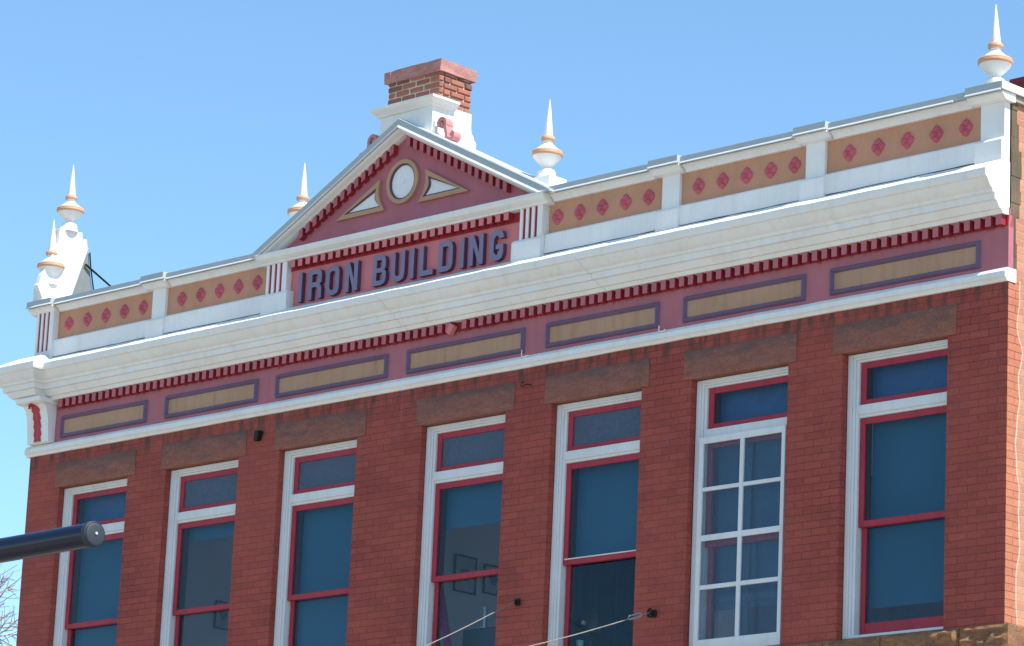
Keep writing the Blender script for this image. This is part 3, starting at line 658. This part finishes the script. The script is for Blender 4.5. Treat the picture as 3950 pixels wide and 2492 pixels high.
def tri(sgn):
    ax = cx+sgn*0.335; tip = cx+sgn*0.975
    def T(d, e=0):
        top = (ax+sgn*d*0.9, 5.215-d*1.7); tipp = (tip-sgn*d*2.6, 4.878+d); bot = (ax-sgn*0.085+sgn*d*1.25, 4.878+d)
        cur = []
        for k in range(1, 8):
            t = k/8; x = bot[0]+(top[0]-bot[0])*t+sgn*0.045*math.sin(math.pi*t)*1.0; z = bot[1]+(top[1]-bot[1])*t; cur.append((x, z))
        L = [top, tipp, bot]+cur
        return L if sgn > 0 else list(reversed(L))
    orn('triangular_ornament', T(0), T(0.046), T(0.060))
tri(1); tri(-1)

# ---------------------------------------------------------------- raised letters
ZB, ZH, SW = 4.085, 0.315, 0.056
def chamf(x0, x1, z0, z1, c):     # octagon-cornered rectangle, c = (bl, br, tr, tl)
    L = []
    for (x, z, sx, sz, cc) in ((x0, z0, 1, 1, c[0]), (x1, z0, -1, 1, c[1]), (x1, z1, -1, -1, c[2]), (x0, z1, 1, -1, c[3])):
        if cc == 0: L.append((x, z)); continue
        A = (x+sx*cc, z); M = (x+sx*cc*0.29, z+sz*cc*0.29); D = (x, z+sz*cc)
        L += ([D, M, A] if sx*sz > 0 else [A, M, D])
    return L
def letter(ch, x0, x1):
    z0, z1, s = ZB, ZB+ZH, SW; zm = (z0+z1)/2; c = 0.07; ci = 0.035
    if ch == 'I': return [rect(x0, x1, z0, z1)]
    if ch == 'L': return [[(x0, z0), (x1, z0), (x1, z0+s), (x0+s, z0+s), (x0+s, z1), (x0, z1)]]
    if ch == 'N': return [[(x0, z0), (x0+s, z0), (x0+s, z1-0.12), (x1-s*1.05, z0), (x1, z0), (x1, z1), (x1-s, z1), (x1-s, z0+0.12), (x0+s*1.05, z1), (x0, z1)]]
    if ch == 'O': return [chamf(x0, x1, z0, z1, (c, c, c, c)), chamf(x0+s, x1-s, z0+s, z1-s, (ci,)*4)]
    if ch == 'D': return [chamf(x0, x1, z0, z1, (0, c, c, 0)), chamf(x0+s, x1-s, z0+s, z1-s, (0, ci, ci, 0))]
    if ch == 'U':
        o = chamf(x0, x1, z0, z1, (c, c, 0, 0)); i = chamf(x0+s, x1-s, z0+s, z1, (ci, ci, 0, 0))
        return [o[:-1]+[(x1-s, z1)]+list(reversed(i[:-2]))[0:]+[(x0+s, z1), (x0, z1)]]
    if ch == 'B':
        w = 0.022
        o = [(x0, z0)]+chamf(x0, x1, z0, zm, (0, c*.9, .03, 0))[1:-1]+[(x1-w*0.5, zm)]+chamf(x0, x1-0.008, zm, z1, (0, .03, c*.8, 0))[1:-1]+[(x0, z1)]
        return [o, chamf(x0+s, x1-s, z0+s*.9, zm-s*0.42, (0, .02, .015, 0)), chamf(x0+s, x1-s-0.008, zm+s*0.42, z1-s*.9, (0, .015, .02, 0))]
    if ch == 'R':
        o = [(x0, z0), (x0+s, z0), (x0+s, zm-0.03), (x1-s-0.03, zm-0.03), (x1-s, zm-0.055), (x1-s, z0), (x1, z0), (x1, zm-0.045), (x1-0.022, zm-0.008)]+chamf(x0, x1, zm, z1, (0, .03, c*.8, 0))[1:-1]+[(x0, z1)]
        return [o, chamf(x0+s, x1-s, zm+s*0.40, z1-s*.9, (0, .02, .03, 0))]
    if ch == 'G':
        o = [(x0, z0+c), (x0+c*.29, z0+c*.29), (x0+c, z0), (x1-c, z0), (x1-c*.29, z0+c*.29), (x1, z0+c), (x1, zm+0.005), (x1-0.105, zm+0.005), (x1-0.105, zm-s*0.75), (x1-s, zm-s*0.75), (x1-s, z0+s+ci), (x1-s-ci, z0+s), (x0+s+ci, z0+s), (x0+s, z0+s+ci), (x0+s, z1-s-ci), (x0+s+ci, z1-s), (x1-s-ci, z1-s), (x1-s, z1-s-ci), (x1-s, z1-c-0.02), (x1, z1-c-0.02), (x1, z1-c), (x1-c*.29, z1-c*.29), (x1-c, z1), (x0+c, z1), (x0+c*.29, z1-c*.29), (x0, z1-c)]
        return [o]
TXT = [('I', -9.090, -9.035), ('R', -8.935, -8.735), ('O', -8.668, -8.468), ('N', -8.375, -8.190), ('B', -7.965, -7.770), ('U', -7.692, -7.498), ('I', -7.420, -7.364), ('L', -7.282, -7.085), ('D', -7.008, -6.808), ('I', -6.702, -6.648), ('N', -6.575, -6.380), ('G', -6.287, -6.098)]
for ch, x0, x1 in TXT:
    bm = bmesh.new(); plate(bm, letter(ch, x0, x1), -0.100, -0.0502, 0, 1); obj('letter', bm, [LAV, PURP], PD)

# ---------------------------------------------------------------- chimney with pedestal and scrolls
bm = bmesh.new(); box(bm, -7.946, -7.210, -0.019, 0.422, 4.2, 6.27); CH = obj('chimney', bm, MORTAR, B)
bm = bmesh.new(); tone = bm.faces.layers.float.new('tone'); rnd = random.Random(11)
def cbrick(x0, x1, y0, y1, z0, z1):
    n0 = len(bm.faces); box(bm, x0, x1, y0, y1, z0, z1, 0, 0.009); bm.faces.ensure_lookup_table(); t = rnd.random()
    for f in bm.faces[n0:]: f[tone] = t
for r in range(8):
    z0 = 5.895-0.135+r*0.0655+0.006; z1 = z0+0.054; ox = 0.10 if r % 2 else 0.0
    x = -7.96-ox*0.9
    while x < -7.20:
        a, b = max(x, -7.96), min(x+0.196, -7.194 if z0 > 5.88 else -7.2)
        if -7.194-b < 0.06: b = -7.186 if z0 > 5.88 else -7.2; x += 0.1
        if b-a > 0.03: cbrick(a+rnd.uniform(0, .006), b-rnd.uniform(0, .006), -0.030+rnd.uniform(-.005, .006), 0.03, z0+rnd.uniform(-.003, .003), z1+rnd.uniform(-.003, .003))
        x += 0.206
    if z0 < 5.88: continue
    y = 0.035-(0.0 if r % 2 else 0.1)
    while y < 0.42:
        a, b = max(y, 0.035), min(y+0.19, 0.432)
        if b-a > 0.03: cbrick(-7.26, -7.188+rnd.uniform(-.005, .006), a+rnd.uniform(0, .006), b-rnd.uniform(0, .006), z0+rnd.uniform(-.003, .003), z1+rnd.uniform(-.003, .003))
        y += 0.20
obj('chimney_bricks', bm, CHB, CH, smooth=25)
def stone_slab(x0, x1, y0, y1, z0, z1, seed):
    bm = bmesh.new(); box(bm, x0, x1, y0, y1, z0, z1); bmesh.ops.subdivide_edges(bm, edges=list(bm.edges), cuts=9, use_grid_fill=True)
    for v in bm.verts:
        c = v.co; d = Vector((noise.noise(c*9+Vector((seed, 0, 0))), noise.noise(c*9+Vector((0, seed, 5))), 0.5*noise.noise(c*8+Vector((3, 3, seed)))))
        v.co = c+d*0.014
    return bm
obj('chimney_cap', stone_slab(-7.998, -7.905, -0.050, 0.468, 6.258, 6.375, 3), CAPST, CH, smooth=40)
obj('chimney_cap', stone_slab(-7.903, -7.170, -0.052, 0.47, 6.255, 6.380, 1), CAPST, CH, smooth=40)
# painted lower part of the stack behind the pedestal, flaring at its foot
bm = bmesh.new(); plate(bm, [[(0.10, 4.8), (0.52, 4.8), (0.52, 5.615), (0.490, 5.640), (0.480, 5.675), (0.448, 5.705), (0.438, 5.76), (0.436, 5.905), (0.10, 5.905)]], -7.964, -7.186, axis='x'); obj('painted_stack', bm, WHITE, CH)
bm = bmesh.new(); plate(bm, [[(-7.962, rz(-7.962)-0.06), (XA, ZA-0.06), (-7.190, rz(-7.19)-0.06), (-7.190, 5.865), (-7.962, 5.865)]], -0.112, 0.10)
pp = [(0.0, 5.865), (0.022, 5.868), (0.030, 5.885), (0.050, 5.905), (0.076, 5.925), (0.084, 5.935), (0.084, 5.958), (0.0, 5.965)]
rg = []
for o_, z in pp: rg.append([bm.verts.new(q) for q in ((-7.962-o_, 0.0995, z), (-7.962-o_, -0.112-o_, z), (-7.190+o_, -0.112-o_, z), (-7.190+o_, 0.19, z))])
for a, b in zip(rg, rg[1:]):
    for k in range(3): bm.faces.new((a[k], a[k+1], b[k+1], b[k]))
bm.faces.new(rg[-1]); bm.faces.new(rg[0]); bm.faces.new([r[3] for r in rg]); bm.faces.new([r[0] for r in rg])
box(bm, -7.188, -7.155, -0.100, -0.06, 5.50, 5.70)
obj('pedestal', bm, WHITE, CH)
def scroll(sg):
    bm = bmesh.new(); pts = []
    X = lambda x: XA+sg*(x-XA)
    for k in range(15): t = R(-40-k*19); r = 0.022+0.0040*k; pts.append((-7.095+r*math.cos(t), 5.655-r*math.sin(t)*-1))
    cx1, cz1 = -7.080, 5.655
    S = []
    for k in range(16): a = R(250-k*20+0); r = 0.018+0.0042*k; S.append((cx1+r*math.cos(a)*0.95, cz1+r*math.sin(a)))
    S = S[:15]
    T = []
    cx2, cz2 = -6.922, 5.520
    for k in range(15): a = R(430-k*19); r = 0.016+0.0044*k; T.append((cx2+r*math.cos(a)*0.95, cz2+r*math.sin(a)))
    path = S+list(reversed(T))
    hw = 0.019; Lf, Rt = [], []
    for i, (x, z) in enumerate(path):
        x0, z0 = path[max(0, i-1)]; x1, z1 = path[min(len(path)-1, i+1)]
        d = Vector((x1-x0, z1-z0)).normalized(); nx, nz = -d.y, d.x
        Lf.append((X(x+nx*hw), z+nz*hw)); Rt.append((X(x-nx*hw), z-nz*hw))
    F, K = [], []
    for y in (-0.10, 0.0):
        F.append([bm.verts.new((x, y, z)) for x, z in Lf]); K.append([bm.verts.new((x, y, z)) for x, z in Rt])
    for i in range(len(path)-1):
        bm.faces.new((F[0][i], F[0][i+1], K[0][i+1], K[0][i])); bm.faces.new((F[1][i], K[1][i], K[1][i+1], F[1][i+1]))
        bm.faces.new((F[0][i], F[1][i], F[1][i+1], F[0][i+1])); bm.faces.new((K[0][i], K[0][i+1], K[1][i+1], K[1][i]))
    bm.faces.new((F[0][0], K[0][0], K[1][0], F[1][0])); bm.faces.new((F[0][-1], F[1][-1], K[1][-1], K[0][-1]))
    for (px, pz, rr_) in ((cx1, cz1, 0.026), (cx2, cz2, 0.024)):
        plate(bm, [[(X(px+rr_*math.cos(t*math.pi/8)), pz+rr_*math.sin(t*math.pi/8)) for t in range(16)]], -0.092, -0.008)
    obj('scroll', bm, SCROLL, CH)
scroll(1); scroll(-1)

# ---------------------------------------------------------------- finials
def finial(x, y, z, h=0.76):
    k = h/0.745; ln_ = Matrix.Rotation(R(random.uniform(-.9, .9)), 3, 'Y') @ Matrix.Rotation(R(random.uniform(-.9, .9)), 3, 'X')
    tilt = lambda bm: bmesh.ops.rotate(bm, verts=bm.verts, cent=(x, y, z), matrix=ln_)
    bm = bmesh.new()
    P = [(0.088, 0), (0.092, 0.035), (0.086, 0.040), (0.078, 0.052), (0.056, 0.064), (0.048, 0.070), (0.045, 0.080), (0.052, 0.090), (0.054, 0.096), (0.066, 0.104), (0.090, 0.124), (0.113, 0.147), (0.132, 0.170), (0.143, 0.186), (0.144, 0.19), (0.140, 0.24), (0.124, 0.249), (0.096, 0.268), (0.070, 0.290), (0.052, 0.306), (0.044, 0.316), (0.044, 0.325), (0.048, 0.34), (0.046, 0.38), (0.047, 0.386), (0.033, 0.505), (0.018, 0.635), (0.003, 0.742), (0, 0.745)]
    lathe(bm, [(r, z_*k) for r, z_ in P], x, y, z, 32); tilt(bm)
    F = obj('finial', bm, WHITE, B, smooth=32)
    bm = bmesh.new(); lathe(bm, [(0.143, 0.186*k), (0.150, 0.188*k), (0.158, 0.200*k), (0.158, 0.212*k), (0.154, 0.218*k), (0.156, 0.224*k), (0.150, 0.236*k), (0.139, 0.243*k)], x, y, z, 32); tilt(bm); obj('finial_ring', bm, RING, F, smooth=40)
    bm = bmesh.new(); lathe(bm, [(0.046, 0.334*k), (0.062, 0.338*k), (0.070, 0.348*k), (0.070, 0.360*k), (0.066, 0.366*k), (0.066, 0.372*k), (0.058, 0.382*k), (0.047, 0.386*k)], x, y, z, 32); tilt(bm); obj('finial_ring', bm, RING, F, smooth=40)
def fblock(x0, x1, y0, y1, z0, z1):
    bm = bmesh.new(); box(bm, x0, x1, y0, y1, z0, z1, 0, 0.004); lathe(bm, [(0.105, 0), (0.105, 0.03), (0.095, 0.04)], (x0+x1)/2, (y0+y1)/2, z1, 28); obj('finial_block', bm, WHITE, B)
finial(-0.175, 0.01, 4.765)
fblock(-5.935, -5.605, 0.005, 0.250, 4.5, 4.895); finial(-5.77, 0.1275, 4.932, 0.79)
fblock(-9.52, -9.19, 0.005, 0.250, 4.5, 4.895); finial(-9.355, 0.1275, 4.932, 0.77)
# left corner: post, street-side gable seen edge on, grey back and stay rod
bm = bmesh.new(); box(bm, -13.50, -13.335, -0.155, 0.075, 4.66, 4.885, 0, 0.004); obj('finial_block', bm, WHITE, B)
finial(-13.385, -0.02, 4.93, 0.765)
bm = bmesh.new()
plate(bm, [[(-0.07, 4.62), (-0.235, 4.885), (-0.215, 4.905), (-0.188, 5.005), (0.015, 5.416), (0.023, 5.572), (0.06, 5.578), (0.341, 5.616), (0.352, 5.544), (0.414, 5.552), (0.430, 5.466), (0.445, 5.459), (0.18, 4.62)]], -13.39, -13.33, axis='x')
GB = obj('side_gable', bm, WHITE, B)
bm = bmesh.new(); plate(bm, [[(0.0, 4.4), (-0.10, 4.75), (0.05, 5.35), (0.515, 5.42), (0.538, 5.25), (0.60, 5.0), (0.70, 4.4)]], -13.45, -13.40, axis='x'); obj('gable_backing', bm, paint('shaded_grey_metal', (0.20, 0.22, 0.22), rough=0.5), GB)  # sheet-metal back, its shade put into the dark grey colour
bm = bmesh.new(); tube(bm, [(-13.385, 0.515, 5.43), (-13.385, 0.545, 5.25), (-13.385, 0.61, 5.0), (-13.385, 0.72, 4.5)], 0.009)
tube(bm, [(-13.38, 0.46, 5.28), (-13.33, 0.80, 5.09), (-13.2, 1.4, 4.75)], 0.014, 8, 0.010); obj('stay_rod', bm, IRON, GB)
bm = bmesh.new(); box(bm, -13.46, -13.3292, 0.03, 0.335, 5.50, 5.60, 0, 0.004); lathe(bm, [(0.115, 0), (0.11, 0.03), (0.095, 0.05), (0.06, 0.065)], -13.39, 0.185, 5.595, 24); obj('finial_block', bm, WHITE, B, smooth=30)
finial(-13.385, 0.195, 5.635, 0.76)

# small fixings on the wall
def fixing(name, parts, mat, label=None):
    bm = bmesh.new()
    for p in parts: tube(bm, *p)
    return obj(name, bm, mat, B)
bm = bmesh.new(); vs = box(bm, -9.675, -9.610, -0.075, -0.004, 2.70, 2.80, 0, 0.006)
for v in bm.verts:
    if v.co.z < 2.75: v.co.x -= 0.03; v.co.y += 0.02
obj('iron_bracket', bm, IRON, B)
fixing('iron_hook', [([(-5.73, 0.0, 2.79), (-5.75, -0.05, 2.79), (-5.77, -0.07, 2.765), (-5.80, -0.07, 2.78), (-5.80, -0.06, 2.81), (-5.77, -0.05, 2.81)], 0.006, 6)], IRON)
fixing('white_hook', [([(-5.83, -0.045, 3.14), (-5.83, -0.05, 3.09), (-5.79, -0.065, 3.062), (-5.72, -0.07, 3.07)], 0.006, 6)], WHITE)
fixing('white_hook', [([(-4.03, -0.045, 3.13), (-4.03, -0.05, 3.08), (-3.97, -0.065, 3.06), (-3.93, -0.07, 3.075)], 0.006, 6)], WHITE)

# ------------------------------------------------------------------ guy wires and their wall anchors
def guy(anchor, end, label, turnbuckle=None):
    A, E_ = Vector(anchor), Vector(end)
    o = empty('guy_wire', A, label, 'wire', 'guy wires running down from the wall')
    o.location = (0, 0, 0)
    bm = bmesh.new(); pts = [A.lerp(E_, t/16)-Vector((0, 0, 0.03*math.sin(math.pi*t/16))) for t in range(17)]
    tube(bm, pts, 0.0052, 6); obj('cable', bm, simple('galvanised_cable', (0.55, 0.53, 0.48), 0.35, 0.6), o)
    bm = bmesh.new(); box(bm, A.x-0.03, A.x+0.03, -0.03, -0.001, A.z-0.035, A.z+0.035, 0, 0.008); tube(bm, [(A.x, -0.02, A.z), A], 0.018, 8)
    if turnbuckle: 
        tube(bm, [(A.x+0.025*math.cos(t*math.pi/6), A.y+0.01, A.z+0.038*math.sin(t*math.pi/6)) for t in range(13)], 0.011, 6)
    obj('wall_anchor', bm, IRON, o)
    if turnbuckle:
        d = (E_-A).normalized(); c0 = A+d*0.12; c1 = A+d*0.36; s = d.cross(Vector((0.7, 0.7, 0.2))).normalized()*0.017; bm = bmesh.new()
        tube(bm, [c0, c0+s+d*0.03, c1+s-d*0.03, c1, c1-s-d*0.03, c0-s+d*0.03, c0], 0.008, 6)
        obj('turnbuckle', bm, simple('bright_steel', (0.6, 0.6, 0.58), 0.3, 0.5), o)
guy((-5.77, -0.06, 0.66), (-4.66, -3.0, -0.50), 'steel guy wire running down from the black anchor between the fourth and fifth windows')
guy((-4.00, -0.08, 0.40), (-3.52, -3.0, -0.50), 'steel guy wire with a turnbuckle, fixed beside the window with white glazing bars', True)

# ------------------------------------------------------------------ things inside the rooms
def picture(x, y0, y1, z0, z1, label):
    o = empty('framed_picture', (x, (y0+y1)/2, (z0+z1)/2), label, 'picture', 'pictures seen through the windows'); o.location = (0, 0, 0)
    bm = bmesh.new(); t = 0.014
    for q in ((y0, y1, z0, z0+t), (y0, y1, z1-t, z1), (y0, y0+t, z0+t, z1-t), (y1-t, y1, z0+t, z1-t)): box(bm, x, x+0.02, q[0], q[1], q[2], q[3])
    obj('frame', bm, simple('black_frame', (0.02, 0.02, 0.025), 0.4), o)
    bm = bmesh.new(); box(bm, x, x+0.008, y0+t, y1-t, z0+t, z1-t); obj('mount', bm, simple('pale_mount', (0.50, 0.52, 0.56), 0.6), o)
    bm = bmesh.new(); L = [((y0+y1)/2+(y1-y0)*0.20*(1+0.3*math.sin(3*a))*math.cos(a), (z0+z1)/2-0.0+(z1-z0)*0.2*(1+0.25*math.cos(2*a))*math.sin(a)) for a in [k*math.pi/10 for k in range(20)]]
    plate(bm, [L], x+0.0082, x+0.010, axis='x'); obj('print', bm, simple('grey_print', (0.16, 0.18, 0.22), 0.6), o)
picture(-8.119, 1.40, 1.72, 1.20, 1.585, 'black framed picture seen whole through the fourth window from the left')
picture(-8.119, 1.83, 2.13, 1.24, 1.55, 'black framed picture partly hidden by the right edge of the fourth window')
picture(XL+0.402, 2.48, 2.74, 1.38, 1.70, 'dark framed picture seen through the second window from the left')
bm = bmesh.new(); cv = []
for k in range(61):
    x = -6.75+1.55*k/60; y = 1.40+0.035*math.sin(k*1.3)+0.012*math.sin(k*2.9); cv.append([bm.verts.new((x, y, 2.9)), bm.verts.new((x, y, -0.6))])
for a, b in zip(cv, cv[1:]): bm.faces.new((a[0], b[0], b[1], a[1]))
bmesh.ops.solidify(bm, geom=list(bm.faces), thickness=0.004)
tag(obj('room_curtain', bm, simple('navy_curtain', (0.055, 0.10, 0.24), 0.8), smooth=60), 'long navy curtain hanging in the room behind the lower half of the fifth window', 'curtain')
o = empty('office_monitor', (0, 0, 0), 'dark monitor seen from behind at the bottom of the fourth window', 'monitor')
bm = bmesh.new(); box(bm, -7.16, -6.40, 0.62, 0.68, 0.12, 0.60, 0, 0.02); obj('screen_back', bm, simple('charcoal_plastic', (0.05, 0.06, 0.07), 0.5), o)
bm = bmesh.new(); box(bm, -6.80, -6.74, 0.64, 0.66, -0.2, 0.12); box(bm, -6.92, -6.62, 0.55, 0.75, -0.22, -0.2); obj('stand', bm, simple('charcoal_stand', (0.05, 0.05, 0.06), 0.5), o)
bm = bmesh.new(); box(bm, -7.17, -4.3, 0.45, 1.2, -0.26, -0.222, 0, 0.005); 
for x in (-7.1, -4.4):
    for y in (0.5, 1.1): box(bm, x, x+0.05, y, y+0.05, -0.65, -0.26)
tag(obj('desk', bm, simple('dark_desk_wood', (0.10, 0.06, 0.04), 0.5)), 'dark desk under the fourth and fifth windows carrying the monitor and fan', 'desk')
bm = bmesh.new(); lathe(bm, [(0.05, 0), (0.05, 0.01), (0.024, 0.015), (0.024, 0.18), (0.032, 0.185), (0.032, 0.21), (0, 0.212)], -6.86, 0.64, 0.595, 20)
tag(obj('metal_cylinder', bm, simple('brushed_grey', (0.35, 0.4, 0.42), 0.4, 0.3), smooth=30), 'grey metal cylinder standing up above the dark monitor in the fourth window', 'cylinder')
bm = bmesh.new()
pts = [(-7.20, 0.36, 1.02), (-7.19, 0.37, 0.80), (-7.14, 0.38, 0.55), (-7.07, 0.39, 0.28), (-7.02, 0.4, 0.02)]; wd = [0.015, 0.05, 0.06, 0.05, 0.06]
V = [[bm.verts.new((p[0]-q, p[1], p[2])), bm.verts.new((p[0], p[1]+0.02, p[2])), bm.verts.new((p[0]+q, p[1], p[2]))] for p, q in zip(pts, wd)]
for a, b in zip(V, V[1:]):
    for k in range(2): bm.faces.new((a[k], a[k+1], b[k+1], b[k]))
bmesh.ops.solidify(bm, geom=list(bm.faces), thickness=0.006)
tag(obj('magenta_scarf', bm, simple('magenta_cloth', (0.75, 0.03, 0.32), 0.8)), 'magenta cloth hanging down inside the left edge of the fourth window', 'scarf')
o = empty('desk_fan', (0, 0, 0), 'round black desk fan inside the lower left corner of the fifth window', 'fan')
bm = bmesh.new(); lathe(bm, [(0.0, -0.05), (0.05, -0.05), (0.07, -0.045), (0.145, -0.03), (0.155, 0), (0.145, 0.03), (0.07, 0.045), (0, 0.05)], 0, 0, 0, 32)
bmesh.ops.rotate(bm, verts=bm.verts, cent=(0, 0, 0), matrix=Matrix.Rotation(R(80), 3, 'X')); bmesh.ops.translate(bm, verts=bm.verts, vec=(-5.235, 0.42, 0.47)); obj('fan_head', bm, simple('black_plastic', (0.012, 0.012, 0.014), 0.4), o, smooth=30)
bm = bmesh.new(); lathe(bm, [(0.018, 0), (0.018, 0.03), (0, 0.035)], 0, 0, 0, 16); bmesh.ops.rotate(bm, verts=bm.verts, cent=(0, 0, 0), matrix=Matrix.Rotation(R(80), 3, 'X')); bmesh.ops.translate(bm, verts=bm.verts, vec=(-5.235, 0.365, 0.47)); obj('hub', bm, simple('brass_hub', (0.5, 0.45, 0.3), 0.4), o)
bm = bmesh.new(); tube(bm, [(-5.235, 0.46, 0.32), (-5.235, 0.47, -0.20)], 0.018, 10); lathe(bm, [(0.10, 0), (0.09, 0.03), (0.02, 0.04)], -5.235, 0.50, -0.221, 20); obj('fan_stand', bm, simple('black_stand', (0.012, 0.012, 0.014), 0.4), o)
bm = bmesh.new(); lathe(bm, [(0.03, 0), (0.036, 0.09), (0.04, 0.092), (0.04, 0.105), (0, 0.107)], -5.30, 0.38, 0.205, 20); box(bm, -5.36, -5.24, 0.33, 0.43, -0.22, 0.204, 0, 0.004)
tag(obj('drink_cup', bm, [simple('pale_green_cup', (0.35, 0.55, 0.5), 0.4)]), 'pale green drink cup below the round black fan', 'cup')

# ------------------------------------------------------------------ dark street lamp arm in the foreground
MP = simple('dark_blue_gloss_paint', (0.006, 0.010, 0.030), 0.26)
MP.node_tree.nodes['Principled BSDF'].inputs['Specular IOR Level'].default_value = 0.32
L_ = empty('street_lamp', (-3.0, -12.0, GZ), 'glossy dark blue lamp arm with grey end cap in front of the leftmost window', 'street lamp'); L_.location = (0, 0, 0)
bm = bmesh.new(); rr = tube(bm, [(-2.9, -12, -1.56), (0.0, -12, -1.545), (2.78, -12, -1.508)], 0.079, 40, 0.069); obj('lamp_arm', bm, MP, L_, smooth=40)
bm = bmesh.new(); lathe(bm, [(0.0, 0.012), (0.030, 0.011), (0.055, 0.008), (0.068, 0.004), (0.0745, -0.004), (0.075, -0.034), (0.0, -0.035)], 0, 0, 0, 40)
bmesh.ops.rotate(bm, verts=bm.verts, cent=(0, 0, 0), matrix=Matrix.Rotation(R(89), 3, 'Y')); bmesh.ops.translate(bm, verts=bm.verts, vec=(2.775, -12, -1.508)); obj('end_cap', bm, simple('grey_plastic_cap', (0.022, 0.030, 0.040), 0.6), L_, smooth=35)
bm = bmesh.new(); lathe(bm, [(0.009, 0), (0.009, 0.006), (0.004, 0.010), (0, 0.0105)], 0, 0, 0, 14); bmesh.ops.rotate(bm, verts=bm.verts, cent=(0, 0, 0), matrix=Matrix.Rotation(R(89), 3, 'Y')); bmesh.ops.translate(bm, verts=bm.verts, vec=(2.786, -12, -1.506)); obj('cap_screw', bm, simple('bright_screw', (0.85, 0.85, 0.82), 0.15, 0.6), L_)
bm = bmesh.new(); tube(bm, [(-3.0, -12, GZ), (-3.0, -12, -1.35)], 0.11, 24, 0.085); box(bm, -3.2, -2.8, -12.2, -11.8, GZ, GZ+0.06, 0, 0.01); obj('pole', bm, MP, L_, smooth=40)

# ------------------------------------------------------------------ bare tree beyond the left corner
rt_ = random.Random(5)
T_ = empty('bare_tree', (-24.6, 8.4, GZ), 'bare tree with fine pinkish twigs beyond the left end of the building', 'tree'); T_.location = (0, 0, 0)
bt_, bc_ = bmesh.new(), bmesh.new()
def branch(p, d, ln, r, lv):
    n = 4; pts = [p]; q = p.copy(); dd = d.copy()
    for k in range(n):
        g_ = 0.02 if lv == 0 else 0.15; dd = (dd+Vector((rt_.gauss(0, g_), rt_.gauss(0, g_), rt_.gauss(0, g_)))+Vector((0, 0, 0.03))).normalized(); q = q+dd*ln/n; pts.append(q.copy())
    tube(bt_ if lv == 0 else bc_, pts, r, 6 if lv < 2 else (4 if lv < 4 else 3), r*0.6)
    if lv >= 6: return
    kids = (8, 5, 4, 4, 3, 3)[lv]
    for k in range(kids):
        t = rt_.uniform(0.35, 1.0); s = pts[min(n, int(t*n))]
        nd = (dd+Vector((rt_.gauss(0, .55), rt_.gauss(0, .55), rt_.gauss(0.05, .42)))).normalized()
        branch(s, nd, (2.6 if lv == 0 else ln)*rt_.uniform(0.55, 0.8), max(0.0075, r*(0.5 if lv else 0.42)), lv+1)
branch(Vector((-24.6, 8.4, GZ)), Vector((0.02, 0, 1)), 9.8, 0.20, 0)
TB = simple('pale_bark', (0.30, 0.22, 0.17), 0.8)
obj('trunk', bt_, TB, T_, smooth=60); obj('crown', bc_, TB, T_)
